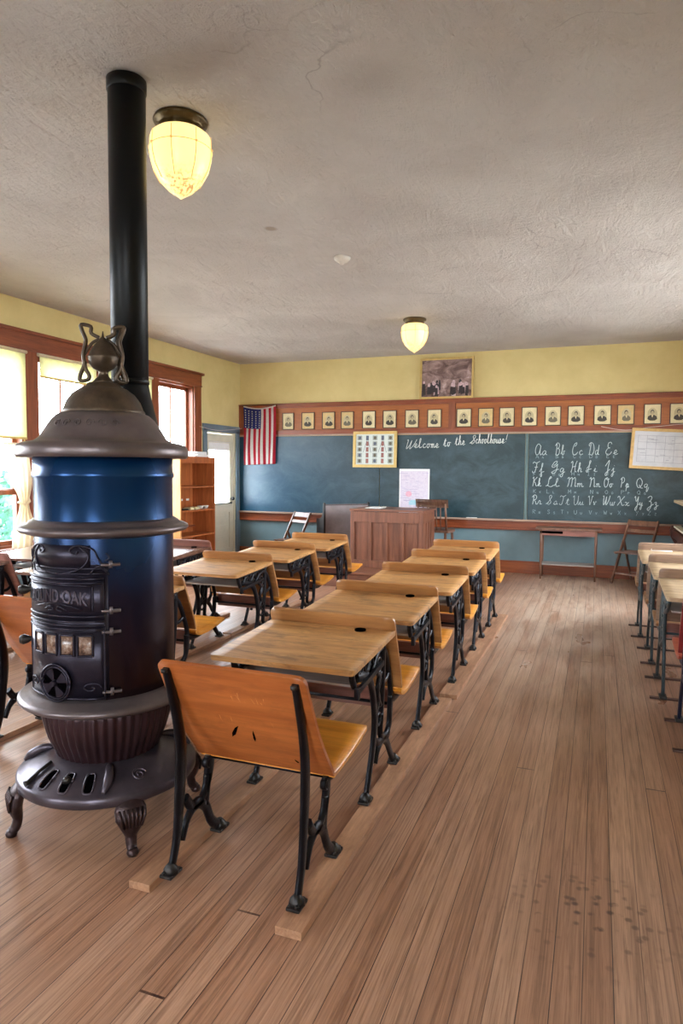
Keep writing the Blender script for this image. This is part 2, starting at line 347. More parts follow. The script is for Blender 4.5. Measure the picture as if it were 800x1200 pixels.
# ------------------------------------------------------------------ mesh helpers
class MB:
    def __init__(s): s.bm = bmesh.new(); s.mats = []
    def mi(s, m):
        if m is None: return 0
        if m not in s.mats: s.mats.append(m)
        return s.mats.index(m)
    def box(s, c, size, rot=None, m=None, bev=0):
        r = bmesh.ops.create_cube(s.bm, size=1)
        vs = r['verts']
        for v in vs: v.co = Vector((v.co.x*size[0], v.co.y*size[1], v.co.z*size[2]))
        fs = {f for v in vs for f in v.link_faces}
        if bev:
            es = list({e for v in vs for e in v.link_edges})
            rb = bmesh.ops.bevel(s.bm, geom=es, offset=min(bev, min(size)*.45), segments=2, affect='EDGES', profile=.7)
            vs = list({v for v in rb['verts']} | {v for v in vs if v.is_valid})
            fs = {f for v in vs for f in v.link_faces}
        mat = Matrix.Translation(Vector(c)) @ (rot.to_matrix().to_4x4() if rot else Matrix())
        for v in vs: v.co = mat @ v.co
        i = s.mi(m)
        for f in fs: f.material_index = i
        return s
    def poly_prism(s, pts, axis, a, b, m=None, smooth=False):
        """pts: 2D outline in plane normal to axis, extruded a..b"""
        def mk(p, t):
            if axis == 'X': return (t, p[0], p[1])
            if axis == 'Y': return (p[0], t, p[1])
            return (p[0], p[1], t)
        va = [s.bm.verts.new(mk(p, a)) for p in pts]; vb = [s.bm.verts.new(mk(p, b)) for p in pts]
        n = len(pts); i = s.mi(m); fs = []
        fs.append(s.bm.faces.new(va)); fs.append(s.bm.faces.new(list(reversed(vb))))
        for k in range(n):
            f = s.bm.faces.new((va[k], vb[k], vb[(k+1) % n], va[(k+1) % n])); f.smooth = smooth; fs.append(f)
        for f in fs: f.material_index = i
        bmesh.ops.recalc_face_normals(s.bm, faces=fs)
        return s
    def lathe(s, prof, c=(0,0,0), n=48, m=None, fn=None, smooth=True):
        """prof: list of (r,z); fn(ang,r,z)->r"""
        rings = []
        for r, z in prof:
            ring = []
            for k in range(n):
                a = 2*PI*k/n; rr = fn(a, r, z) if fn else r
                ring.append(s.bm.verts.new((c[0]+rr*math.cos(a), c[1]+rr*math.sin(a), c[2]+z)))
            rings.append(ring)
        i = s.mi(m)
        for q in range(len(rings)-1):
            for k in range(n):
                f = s.bm.faces.new((rings[q][k], rings[q][(k+1) % n], rings[q+1][(k+1) % n], rings[q+1][k]))
                f.smooth = smooth; f.material_index = i
        for ring, rv in ((rings[0], True), (rings[-1], False)):
            f = s.bm.faces.new(list(reversed(ring)) if rv else ring); f.material_index = i
        return s
    def tube(s, pts, rad, m=None, n=8, flat=None, up=Vector((0,0,1))):
        """swept tube; rad scalar or list; flat=(w_scale, axisvec) squashes along axisvec"""
        pts = [Vector(p) for p in pts]; rads = rad if isinstance(rad, (list, tuple)) else [rad]*len(pts)
        rings = []; prev = None
        for k, p in enumerate(pts):
            t = (pts[min(k+1, len(pts)-1)]-pts[max(k-1, 0)])
            if t.length < 1e-9: t = Vector((0,0,1))
            t.normalize()
            if flat:
                u = Vector(flat[1]).normalized(); u = (u-t*u.dot(t)).normalized()
            elif prev is None:
                u = t.orthogonal().normalized()
            else:
                u = (prev-t*prev.dot(t)).normalized()
            prev = u; w = t.cross(u)
            ring = []
            for q in range(n):
                a = 2*PI*(q+.5)/n
                su = flat[0]/rads[k] if flat else 1
                ring.append(s.bm.verts.new(p+u*(math.cos(a)*rads[k]*su)+w*(math.sin(a)*rads[k])))
            rings.append(ring)
        i = s.mi(m); fs = []
        for q in range(len(rings)-1):
            for k in range(n):
                f = s.bm.faces.new((rings[q][k], rings[q][(k+1) % n], rings[q+1][(k+1) % n], rings[q+1][k])); f.smooth = True; fs.append(f)
        fs.append(s.bm.faces.new(list(reversed(rings[0])))); fs.append(s.bm.faces.new(rings[-1]))
        for f in fs: f.material_index = i
        bmesh.ops.recalc_face_normals(s.bm, faces=fs)
        return s
    def grid(s, fn, nu, nv, m=None, thick=0, smooth=True, matfn=None):
        """fn(u,v)->point ; if thick>0 makes a closed sheet offset along fn normal approx given by second call"""
        V_ = [[s.bm.verts.new(fn(u/nu, v/nv)) for v in range(nv+1)] for u in range(nu+1)]
        fs = []; i = s.mi(m)
        for u in range(nu):
            for v in range(nv):
                f = s.bm.faces.new((V_[u][v], V_[u+1][v], V_[u+1][v+1], V_[u][v+1])); f.smooth = smooth
                f.material_index = s.mi(matfn((u+.5)/nu, (v+.5)/nv)) if matfn else i
                fs.append(f)
        if thick:
            bmesh.ops.solidify(s.bm, geom=fs, thickness=thick)
        return s
    def obj(s, name, parent=None, mat=None, loc=None):
        me = bpy.data.meshes.new(name); s.bm.normal_update(); s.bm.to_mesh(me); s.bm.free()
        if mat is not None and not s.mats: me.materials.append(mat)
        for m in s.mats: me.materials.append(m)
        o = bpy.data.objects.new(name, me); COL.objects.link(o)
        if parent: o.parent = parent
        if loc: o.location = loc
        return o
def empty(name, loc, rz=0, label=None, cat=None, group=None):
    o = bpy.data.objects.new(name, None); COL.objects.link(o); o.location = loc; o.rotation_euler = (0, 0, rz)
    o.empty_display_size = .1
    return tag(o, label, cat, group)
def tag(o, label=None, cat=None, group=None, kind=None):
    if label: o['label'] = label
    if cat: o['category'] = cat
    if group: o['group'] = group
    if kind: o['kind'] = kind
    return o
def struct(o): o['kind'] = 'structure'; return o
def children(o): return [c for c in COL.objects if c.parent == o]
def copy_tree(o, parent=None):
    c = o.copy(); COL.objects.link(c); c.parent = parent
    for ch in children(o): copy_tree(ch, c)
    return c
def smooth_path(pts, n=6, closed=False):
    P = [Vector(p) for p in pts]; out = []
    L = len(P)
    rng = range(L if closed else L-1)
    for i in rng:
        p0 = P[(i-1) % L] if (closed or i > 0) else P[i]
        p1 = P[i]; p2 = P[(i+1) % L]
        p3 = P[(i+2) % L] if (closed or i+2 < L) else P[min(i+1, L-1)]
        for k in range(n):
            t = k/n
            out.append(.5*((2*p1)+(-p0+p2)*t+(2*p0-5*p1+4*p2-p3)*t*t+(-p0+3*p1-3*p2+p3)*t**3))
    if not closed: out.append(P[-1])
    return out
def interp(vals, n):
    """interpolate list to match smooth_path sampling"""
    out = []
    for i in range(len(vals)-1):
        for k in range(n): out.append(vals[i]+(vals[i+1]-vals[i])*k/n)
    out.append(vals[-1]); return out

# ------------------------------------------------------------------ room
XL, XR, YB, YR, HC = -5.669, 1.63, 10.15, -1.6, 3.245
T = .16
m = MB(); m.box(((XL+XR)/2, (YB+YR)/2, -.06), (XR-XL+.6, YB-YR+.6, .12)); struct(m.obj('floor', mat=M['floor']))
m = MB(); m.grid(lambda u, v: (XL-.2+(XR-XL+.4)*u, YR-.2+(YB-YR+.4)*v, 0), 2, 2)
m = MB(); m.box((0, 0, .06), (XR-XL+.6, YB-YR+.6, .12))
c_ = m.obj('ceiling', mat=M['ceiling']); c_.location = ((XL+XR)/2, (YB+YR)/2, HC); struct(c_)
# keep the ceiling texture in world coordinates
for v in c_.data.vertices: v.co.x += (XL+XR)/2; v.co.y += (YB+YR)/2
c_.location = (0, 0, HC)
# back wall: yellow above, blue-grey wainscot below the chalk ledge
m = MB(); m.box(((XL+XR)/2, YB+.08, (HC+.63)/2), (XR-XL+.3, .16, HC-.63), m=M['yellow'])
m.box(((XL+XR)/2, YB+.08, .32), (XR-XL+.3, .16, .64), m=M['bluegrey']); struct(m.obj('wall_back'))
REAR_FILL = [-3.6, -.4]; RW = .95  # unseen windows added behind the camera for fill light
m = MB(); cur = XL-.15
for c in REAR_FILL+[None]:
    a = XR+.15 if c is None else c-RW/2
    m.box(((cur+a)/2, YR-.08, HC/2), (a-cur, .16, HC), m=M['yellow'])
    if c is not None:
        m.box((c, YR-.08, .33), (RW, .16, .66), m=M['bluegrey']); m.box((c, YR-.08, (2.72+HC)/2), (RW, .16, HC-2.72), m=M['yellow']); cur = c+RW/2
struct(m.obj('wall_rear'))

Z0, Z1 = .66, 2.72       # window opening (sill, head)
PITCH = 1.07; OPW = .88
def side_wall(side, x, openings, door=None):
    m = MB(); xc = x-.08 if side == 'left' else x+.08
    ys = sorted(openings+([door[:2]] if door else []))
    def seg(y0, y1, z0, z1, mm): m.box((xc, (y0+y1)/2, (z0+z1)/2), (.16, y1-y0, z1-z0), m=mm)
    cur = YR-.2
    for (a, b) in ys:
        if a > cur: seg(cur, a, .64, HC, M['yellow']); seg(cur, a, 0, .64, M['bluegrey'])
        if door and (a, b) == door[:2]:
            seg(a, b, door[2], HC, M['yellow'])
        else:
            seg(a, b, 0, Z0, M['bluegrey']); seg(a, b, Z1, HC, M['yellow'])
        cur = b
    seg(cur, YB+.2, .64, HC, M['yellow']); seg(cur, YB+.2, 0, .64, M['bluegrey'])
    struct(m.obj('wall_'+side))
centers = [8.31, 7.24, 6.165, 5.09, 3.0, 1.93]; RCEN = [8.31, 7.24, 6.165, 5.09]
opl = [(c-OPW/2, c+OPW/2) for c in centers]
DOOR = (9.08, 9.98, 2.08)
side_wall('left', XL, opl, DOOR)
side_wall('right', XR, [(c-OPW/2, c+OPW/2) for c in RCEN])

wn = [0]
def window(x, yc, s, light_shade=None):
    """s=+1 room is on +x side"""
    wn[0] += 1
    w = empty('window_%d' % wn[0], (x, yc, Z0)); w['kind'] = 'structure'
    h = Z1-Z0; hw = OPW/2; xi = -s*.07    # sash sits inside the wall
    m = MB()
    m.box((-s*.08, -hw+.012, h/2), (.15, .024, h)); m.box((-s*.08, hw-.012, h/2), (.15, .024, h))
    m.box((-s*.08, 0, h-.012), (.15, OPW, .024)); m.box((-s*.08, 0, .012), (.15, OPW, .024))
    m.obj('window_jamb', w, M['trimz'])
    mr = 1.24-Z0
    for nm, z0, z1, xx in (('upper_sash', mr-.02, h-.024, -s*.11), ('lower_sash', .024, mr+.02, -s*.07)):
        m = MB(); st = .045
        m.box((xx, -hw+.024+st/2, (z0+z1)/2), (.035, st, z1-z0)); m.box((xx, hw-.024-st/2, (z0+z1)/2), (.035, st, z1-z0))
        m.box((xx, 0, z0+.025), (.035, OPW-.05, .05)); m.box((xx, 0, z1-.025), (.035, OPW-.05, .05))
        m.box((xx, 0, (z0+z1)/2), (.026, .022, z1-z0-.06))
        so = m.obj(nm, w, M['trimz'])
        g = MB(); g.box((xx, 0, (z0+z1)/2), (.004, OPW-.05-2*st+.01, z1-z0-.09)); g.obj('glass_pane', so, M['glass'])
    return w
for c in centers: window(XL, c, 1)
for c in RCEN: window(XR, c, -1)
for c in REAR_FILL:  # added fill windows, out of view in the rear wall
    wn[0] += 1
    w = empty('window_%d' % wn[0], (c, YR, Z0)); w['kind'] = 'structure'; h = Z1-Z0
    m = MB()
    for sx in (-1, 1): m.box((sx*(RW/2+.04), .012, h/2), (.10, .024, h+.16)); m.box((sx*(RW/2-.03), -.06, h/2), (.06, .04, h))
    m.box((0, .012, h+.05), (RW+.2, .024, .12)); m.box((0, .02, -.02), (RW+.2, .06, .03))
    for z in (.03, .58, h-.03): m.box((0, -.06, z), (RW, .04, .06))
    m.box((0, -.06, h/2), (.025, .03, h)); m.obj('window_frame', w, M['trimz'])
    m = MB(); m.box((0, -.06, h/2), (RW-.1, .004, h-.1)); m.obj('glass_pane', w, M['glass'])
# casings: head board with cap, mullion boards, stool and apron
def casing(x, s, y0, y1, mids, idx):
    m = MB()
    m.box((x+s*.012, (y0+y1)/2, (Z1+2.90)/2), (.024, y1-y0, 2.90-Z1), m=M['trimy'], bev=.003)
    m.box((x+s*.024, (y0+y1)/2, 2.915), (.06, y1-y0+.07, .035), m=M['trimy'], bev=.006)
    m.box((x+s*.016, (y0+y1)/2, Z1+.012), (.04, y1-y0, .02), m=M['trimy'], bev=.004)
    for ym in mids: m.box((x+s*.011, ym, (Z0+Z1)/2), (.022, PITCH-OPW-.01, Z1-Z0), m=M['trimz'], bev=.003)
    m.box((x+s*.035, (y0+y1)/2, Z0-.015), (.10, y1-y0+.06, .03), m=M['trimy'], bev=.006)
    m.box((x+s*.012, (y0+y1)/2, Z0-.09), (.024, y1-y0, .12), m=M['trimy'], bev=.003)
    struct(m.obj('trim_%d' % idx))
g1 = [centers[0]+PITCH/2-.01]+[centers[k]-PITCH/2 for k in range(0, 4)]
g2 = [centers[4]+PITCH/2-.01]+[centers[k]-PITCH/2 for k in range(4, 6)]
ti = 1
for x, s in ((XL, 1), (XR, -1)):
    casing(x, s, g1[-1]-.1, g1[0]+.1, g1, ti); ti += 1
    if s > 0: casing(x, s, g2[-1]-.1, g2[0]+.1, g2, ti); ti += 1
# frieze band above the blackboard, with stiles and rails
m = MB()
yb = YB-.012
m.box(((XL+XR)/2, yb, 2.29), (XR-XL, .024, .50), m=M['frieze'])
m.box(((XL+XR)/2, yb-.012, 2.525), (XR-XL, .04, .065), m=M['trim'], bev=.006)
m.box(((XL+XR)/2, yb-.016, 2.558), (XR-XL, .05, .016), m=M['trim'], bev=.004)
m.box(((XL+XR)/2, yb-.012, 2.095), (XR-XL, .04, .07), m=M['trim'], bev=.006)
m.box(((XL+XR)/2, yb-.006, 2.05), (XR-XL, .03, .024), m=M['tray'], bev=.004)
m.box((XL+.06, yb-.012, 2.31), (.12, .04, .42), m=M['trimz'], bev=.004)
m.box((-2.06, yb-.013, 2.31), (.10, .04, .42), m=M['trimz'], bev=.004)
struct(m.obj('trim_%d' % ti)); ti += 1
# chalk ledge
m = MB()
m.box(((XL+XR)/2, YB-.05, .775), (XR-XL, .10, .022), m=M['tray'], bev=.004)
m.box(((XL+XR)/2, YB-.098, .783), (XR-XL, .012, .02), m=M['tray'], bev=.003)
m.box(((XL+XR)/2, YB-.018, .70), (XR-XL, .036, .13), m=M['trim'], bev=.006)
m.box(((XL+XR)/2, YB-.03, .643), (XR-XL, .05, .02), m=M['trim'], bev=.005)
struct(m.obj('trim_%d' % ti)); ti += 1
m = MB(); m.box(((XL+XR)/2, YB-.012, .09), (XR-XL, .024, .18), m=M['base'], bev=.004); struct(m.obj('baseboard_back'))
m = MB(); m.box((XL+.012, (YR+8.98)/2, .09), (.024, 8.98-YR, .18), m=M['base'], bev=.004); struct(m.obj('baseboard_left'))
m = MB(); m.box((XR-.012, (YR+YB)/2, .09), (.024, YB-YR, .18), m=M['base'], bev=.004); struct(m.obj('baseboard_right'))
# door with its blue-grey casing
m = MB()
for y in (DOOR[0]-.05, DOOR[1]+.05): m.box((XL+.014, y, 1.06), (.028, .10, 2.12), m=M['bluetrim'], bev=.004)
m.box((XL+.014, (DOOR[0]+DOOR[1])/2, DOOR[2]+.055), (.028, DOOR[1]-DOOR[0]+.22, .11), m=M['bluetrim'], bev=.004)
m.box((XL-.08, DOOR[0]+.01, 1.04), (.15, .02, 2.08), m=M['cream']); m.box((XL-.08, DOOR[1]-.01, 1.04), (.15, .02, 2.08), m=M['cream'])
m.box((XL-.08, (DOOR[0]+DOOR[1])/2, 2.07), (.15, .86, .02), m=M['cream'])
struct(m.obj('trim_%d' % ti)); ti += 1
d = empty('door_1', (XL-.05, (DOOR[0]+DOOR[1])/2, 0)); d['kind'] = 'structure'
dw = DOOR[1]-DOOR[0]-.04; st = .11
m = MB()
for y in (-dw/2+st/2, dw/2-st/2): m.box((0, y, 1.03), (.04, st, 2.04), bev=.003)
for z, hh in ((.10, .18), (.86, .16), (1.98, .14)): m.box((0, 0, z), (.04, dw-2*st, hh), bev=.003)
m.box((-.005, 0, .49), (.02, dw-2*st, .62))
for z in (.34, .52, .68): m.box((.009, 0, z), (.012, dw-2*st-.06, .11), bev=.004)
m.obj('door_frame', d, M['cream'])
m = MB(); m.box((0, 0, 1.42), (.006, dw-2*st+.01, 1.0)); m.obj('glass_pane', d, M['glass'])
m = MB(); m.box((.010, 0, 1.855), (.004, .68, .13)); m.tube([(.014, -.34, 1.925), (.014, .34, 1.925)], .009, n=8); m.obj('shade', d, M['white'])
m = MB(); m.tube([(.03, -.42, .925), (.03, .36, .93)], .008); m.box((.022, -.42, .925), (.02, .03, .03)); m.box((.022, .36, .93), (.02, .03, .03)); m.obj('push_bar', d, M['black'])
m = MB(); m.lathe([(.004, 0), (.012, .0), (.012, .02), (.028, .03), (.03, .045), (.02, .06), (.003, .062)], n=16)
for v in m.bm.verts: v.co = Vector((v.co.z+.02, v.co.x+.36, v.co.y+1.0))
k_ = m.obj('door_knob', d, M['black'])
# rear wall windows are unseen, added as fill beside the side windows

# blackboard
bb = empty('blackboard', (0, YB, 0), 0, 'long dark green slate blackboard filling the back wall below the portraits', 'blackboard')
m = MB(); m.box(((-5.665-3.195)/2, -.012, 1.405), (5.665-3.195, .022, 1.255)); m.obj('slate_panel', bb, M['board'])
m = MB(); m.box(((-3.185-.99)/2, -.012, 1.405), (3.185-.99, .022, 1.255)); m.obj('slate_panel', bb, M['board'])
m = MB(); m.box(((-.94+1.55)/2, -.012, 1.405), (1.55+.94, .022, 1.255)); m.obj('slate_panel', bb, M['board'])
m = MB(); m.box((-.965, -.014, 1.405), (.04, .028, 1.255), bev=.003); m.obj('joint_strip', bb, plain('dull_green_grey_strip', (92, 112, 110), .5))

# ------------------------------------------------------------------ chalk writing
G = {
# upper case script (x 0..~1, y 0..1)
'A': ['.75,.75 .5,.95 .2,.75 .1,.35 .3,.03 .6,.2 .78,.75', '.78,.8 .72,.3 .8,.03 1.0,.15'],
'B': ['.1,.75 .3,.95 .3,.5 .22,.0', '.1,.8 .4,1.02 .7,.85 .6,.6 .3,.52', '.3,.52 .7,.5 .72,.15 .4,-.02 .2,.1'],
'C': ['.4,.7 .6,.85 .6,1.0 .3,.85 .1,.4 .25,.03 .6,.05 .85,.25'],
'D': ['.35,.95 .3,.5 .2,.1 .1,.03 .3,.05 .6,.0 .85,.35 .75,.8 .4,1.0 .1,.85 .15,.7'],
'E': ['.75,.85 .6,1.0 .3,.9 .3,.6 .55,.55 .25,.48 .05,.2 .3,.0 .6,.05 .8,.25'],
'F': ['.05,.8 .2,.95 .5,.85 .95,1.0', '.6,.92 .5,.4 .35,.03 .1,.0 .05,.15', '.3,.48 .75,.5'],
'G': ['.3,.6 .6,.8 .65,1.0 .35,.9 .1,.55 .3,.45 .6,.6 .75,.75', '.75,.75 .65,.2 .4,-.1 .1,.0 .5,.2 .95,.3'],
'H': ['.05,.8 .2,.95 .28,.85 .25,.4 .1,.0', '.85,1.0 .65,.6 .65,.1 .85,.05', '.2,.45 .75,.55'],
'I': ['.1,.3 .4,.6 .6,.95 .45,.95 .4,.4 .2,.0 .05,.15 .5,.25 .75,.3'],
'J': ['.1,.5 .4,.8 .65,1.0 .55,.5 .4,-.2 .2,-.3 .2,-.1 .8,.25'],
'K': ['.05,.8 .22,.95 .25,.6 .12,.0', '.8,.95 .25,.48 .5,.4 .7,.05 .95,.1'],
'L': ['.3,.7 .6,.9 .5,1.0 .35,.7 .3,.2 .05,.05 .25,.1 .6,-.02 .95,.15'],
'M': ['.02,.8 .18,.95 .2,.5 .1,.0', '.2,.7 .45,.95 .5,.5 .45,.0', '.5,.7 .75,.95 .82,.5 .82,.05 1.0,.12'],
'N': ['.05,.8 .22,.95 .25,.5 .15,.0', '.25,.65 .6,.95 .72,.5 .75,.05 .95,.12'],
'O': ['.5,.95 .2,.8 .1,.4 .3,.02 .65,.15 .8,.6 .6,.95 .4,.85 .6,.75 .95,.85'],
'P': ['.1,.75 .3,.95 .3,.5 .2,.0', '.1,.8 .45,1.02 .75,.8 .6,.5 .3,.45'],
'Q': ['.5,.95 .2,.8 .1,.4 .35,.02 .7,.2 .8,.6 .5,.95', '.45,.3 .65,.0 .95,-.02'],
'R': ['.1,.75 .3,.95 .3,.5 .2,.0', '.1,.8 .45,1.02 .75,.8 .6,.52 .3,.48 .6,.3 .75,.02 .95,.1'],
'S': ['.02,.05 .4,.35 .7,.8 .6,1.0 .4,.85 .5,.55 .65,.25 .4,.0 .15,.12 .4,.2'],
'T': ['.05,.8 .2,.95 .5,.85 .95,1.0', '.6,.92 .5,.4 .35,.03 .1,.0 .05,.15'],
'U': ['.02,.8 .18,.95 .22,.6 .25,.1 .5,.02 .75,.4 .8,.95', '.8,.95 .78,.3 .85,.02 1.0,.12'],
'V': ['.02,.8 .2,.95 .3,.5 .4,.02 .65,.5 .8,.95 .95,.85'],
'W': ['.05,.9 .15,.95 .15,.5 .18,.03 .4,.4 .5,.9', '.5,.9 .48,.3 .52,.03 .8,.45 .95,1.0'],
'X': ['.05,.8 .25,.95 .45,.5 .7,.02 .95,.12', '.9,.95 .5,.5 .1,.0'],
'Y': ['.02,.8 .18,.95 .25,.6 .45,.45 .75,.95', '.75,.95 .65,.2 .45,-.4 .2,-.45 .3,-.2 .85,.2'],
'Z': ['.1,.8 .4,1.0 .65,.85 .5,.55 .3,.45 .6,.4 .6,-.1 .3,-.45 .15,-.3 .5,-.05 .95,.2'],
'a': ['.7,.4 .4,.45 .1,.25 .25,.02 .6,.2 .7,.42', '.7,.42 .7,.1 .95,.08'],
'b': ['.0,.1 .35,.6 .4,.95 .25,.9 .22,.3 .4,.02 .65,.2 .55,.4 .9,.38'],
'c': ['.65,.35 .45,.45 .15,.25 .35,.02 .85,.12'],
'd': ['.65,.38 .35,.45 .1,.22 .3,.02 .6,.2 .8,.95', '.8,.95 .68,.1 .95,.08'],
'e': ['.0,.12 .5,.2 .6,.38 .4,.45 .2,.2 .4,.02 .9,.12'],
'f': ['.0,.1 .45,.6 .55,.95 .4,.9 .35,.2 .3,-.4 .5,-.3 .45,.02 .9,.12'],
'g': ['.7,.38 .4,.45 .15,.25 .3,.05 .6,.2 .7,.4', '.7,.4 .6,-.3 .35,-.45 .25,-.25 .95,.1'],
'h': ['.0,.1 .35,.6 .4,.95 .25,.9 .15,.0', '.15,.2 .45,.45 .6,.35 .6,.05 .9,.1'],
'i': ['.1,.1 .4,.42', '.4,.42 .35,.08 .8,.1', '.5,.62 .52,.66'],
'j': ['.1,.1 .5,.42', '.5,.42 .4,-.3 .2,-.45 .15,-.25 .8,.1', '.6,.62 .62,.66'],
'k': ['.0,.1 .35,.6 .4,.95 .25,.9 .15,.0', '.15,.2 .5,.45 .45,.25 .25,.2 .6,.03 .9,.12'],
'l': ['.0,.1 .4,.6 .5,.95 .3,.9 .25,.2 .4,.02 .85,.12'],
'm': ['.0,.3 .15,.42 .12,.0', '.12,.25 .35,.44 .4,.0', '.4,.25 .62,.44 .7,.05 .95,.1'],
'n': ['.0,.3 .2,.42 .18,.0', '.18,.25 .5,.44 .6,.05 .95,.1'],
'o': ['.5,.42 .2,.4 .1,.18 .35,.0 .6,.2 .5,.42 .95,.38'],
'p': ['.0,.1 .3,.5 .15,-.4', '.25,.3 .5,.45 .65,.2 .3,.02 .9,.12'],
'q': ['.7,.38 .4,.45 .15,.25 .3,.05 .6,.2 .7,.4', '.7,.4 .6,-.4 .8,-.3 .95,.1'],
'r': ['.0,.1 .25,.48 .55,.38', '.55,.38 .5,.05 .9,.1'],
's': ['.0,.08 .45,.48 .6,.15 .3,.0 .1,.1 .5,.05 .9,.12'],
't': ['.0,.1 .45,.8', '.45,.8 .35,.05 .85,.1', '.15,.58 .7,.6'],
'u': ['.0,.1 .15,.42 .2,.05 .5,.08 .65,.42', '.65,.42 .65,.05 .95,.1'],
'v': ['.0,.35 .15,.42 .3,.02 .6,.42 .9,.38'],
'w': ['.05,.42 .12,.05 .4,.08 .45,.4', '.45,.4 .5,.03 .75,.08 .8,.42 .98,.38'],
'x': ['.0,.35 .2,.42 .5,.0 .8,.08', '.65,.42 .1,.0'],
'y': ['.0,.1 .15,.42 .2,.1 .5,.1 .7,.42', '.7,.42 .55,-.3 .3,-.45 .25,-.2 .95,.1'],
'z': ['.05,.35 .4,.45 .45,.25 .25,.2 .5,.1 .45,-.35 .2,-.4 .2,-.2 .9,.1'],
'!': ['.6,1.0 .35,.3', '.28,.05 .3,.1'],
}
PRINT = {'A': ['0,0 .5,1', '.5,1 1,0', '.2,.4 .8,.4'], 'B': ['0,0 0,1', '0,1 .8,.8 .1,.5', '.1,.5 .9,.25 0,0'], 'C': ['.9,.8 .4,1 .1,.5 .4,0 .9,.2'],
'D': ['0,0 0,1', '0,1 .9,.6 .7,.1 0,0'], 'E': ['.8,1 0,1', '0,1 0,0', '0,0 .8,0', '0,.5 .6,.5'], 'F': ['.8,1 0,1', '0,1 0,0', '0,.5 .6,.5'],
'G': ['.9,.8 .4,1 .1,.5 .4,0 .9,.2', '.9,.2 .9,.45', '.9,.45 .5,.45'], 'H': ['0,0 0,1', '.8,0 .8,1', '0,.5 .8,.5'], 'I': ['.4,0 .4,1', '.1,1 .7,1', '.1,0 .7,0'],
'J': ['.7,1 .7,.2 .4,0 .1,.2'], 'K': ['0,0 0,1', '.8,1 0,.45', '.1,.5 .8,0'], 'L': ['0,1 0,0', '0,0 .8,0'], 'M': ['0,0 .1,1', '.1,1 .5,.3', '.5,.3 .9,1', '.9,1 1,0'],
'N': ['0,0 0,1', '0,1 .8,0', '.8,0 .8,1'], 'O': ['.5,1 .05,.5 .5,0 .95,.5 .5,1'], 'P': ['0,0 0,1', '0,1 .9,.8 0,.5'], 'Q': ['.5,1 .05,.5 .5,0 .95,.5 .5,1', '.6,.3 1,-.05'],
'R': ['0,0 0,1', '0,1 .9,.8 0,.5', '.2,.5 .8,0'], 'S': ['.8,.85 .4,1 .1,.75 .8,.3 .4,0 .05,.15'], 'T': ['0,1 .9,1', '.45,1 .45,0'], 'U': ['0,1 .05,.2 .4,0 .8,.2 .8,1'],
'V': ['0,1 .4,0', '.4,0 .8,1'], 'W': ['0,1 .25,0', '.25,0 .5,.7', '.5,.7 .75,0', '.75,0 1,1'], 'X': ['0,1 .8,0', '.8,1 0,0'], 'Y': ['0,1 .4,.5', '.8,1 .2,-.2'], 'Z': ['0,1 .8,1', '.8,1 0,0', '0,0 .8,0']}
def stroke_mesh(m, strokes, x, z, w, h, r, y=-.0245, slant=.0, tilt=0.0):
    for s_ in strokes:
        pts = [tuple(float(q) for q in p.split(',')) for p in s_.split()]
        P3 = [(x+(px+slant*py)*w, y, z+py*h+tilt*px*w) for px, py in pts]
        if len(P3) > 2: P3 = smooth_path(P3, 4)
        m.tube(P3, r, n=5, flat=(.0012, (0, 1, 0)))
# inverse mapping from photograph pixels to the wall is baked in as numbers measured on site
def wall_pt(px, py):   # approximate affine+perspective map of the back wall (measured)
    F = 793.; cx, cy = 400., 600.
    X = Vector((.93549457, .02887046, -.35215963)); Y = Vector((.35327064, -.0565233, .93381206)); Z = Vector((.00705436, -.99798377, -.06307633))
    d_ = Vector((px-cx, py-cy, F)); d3 = Vector((X.dot(d_), Y.dot(d_), Z.dot(d_))); t = (YB-.012)/d3.y
    return d3.x*t, 1.5+d3.z*t
m = MB()
# greeting line
def word(m, text, x, z, h, adv, r, tilt=0):
    for ch in text:
        if ch == ' ': x += adv*.75; continue
        up = ch.isupper(); w = adv*(1.35 if up else (1.25 if ch in 'mw' else (.75 if ch in 'ilt!' else .92)))
        stroke_mesh(m, G[ch], x, z+tilt, w, h, r, slant=.18 if not up else .05)
        x += w*.93 if not up else w*.98
    return x
x0, z0 = wall_pt(474, 526.5); x1, z1 = wall_pt(596, 518.0)
pos = [('W', 474, 486, 526.5), ('elcome', 485, 514.5, 525), ('to', 519.5, 528, 523.2), ('the', 533, 545, 521.7), ('S', 550, 559, 520), ('choolhouse', 557, 591, 519.8), ('!', 591, 596, 518.5)]
for text, a, b, yy in pos:
    m = MB()
    xa, za = wall_pt(a, yy); xb, _ = wall_pt(b, yy)
    if text in ('W', 'S', '!'):
        stroke_mesh(m, G[text], xa, za, xb-xa, .15 if text == 'W' else .125, .0042, slant=.25 if text == 'W' else .1)
    else:
        n_ = len(text); w = (xb-xa)/n_
        for k, ch in enumerate(text): stroke_mesh(m, G[ch], xa+k*w, za, w*1.08, .145, .0046, slant=.15)
    m.obj('chalk_word', bb, M['chalk'])

def cell(px): return 610+px/4.706
def rowy(py): return 505+py/4.706

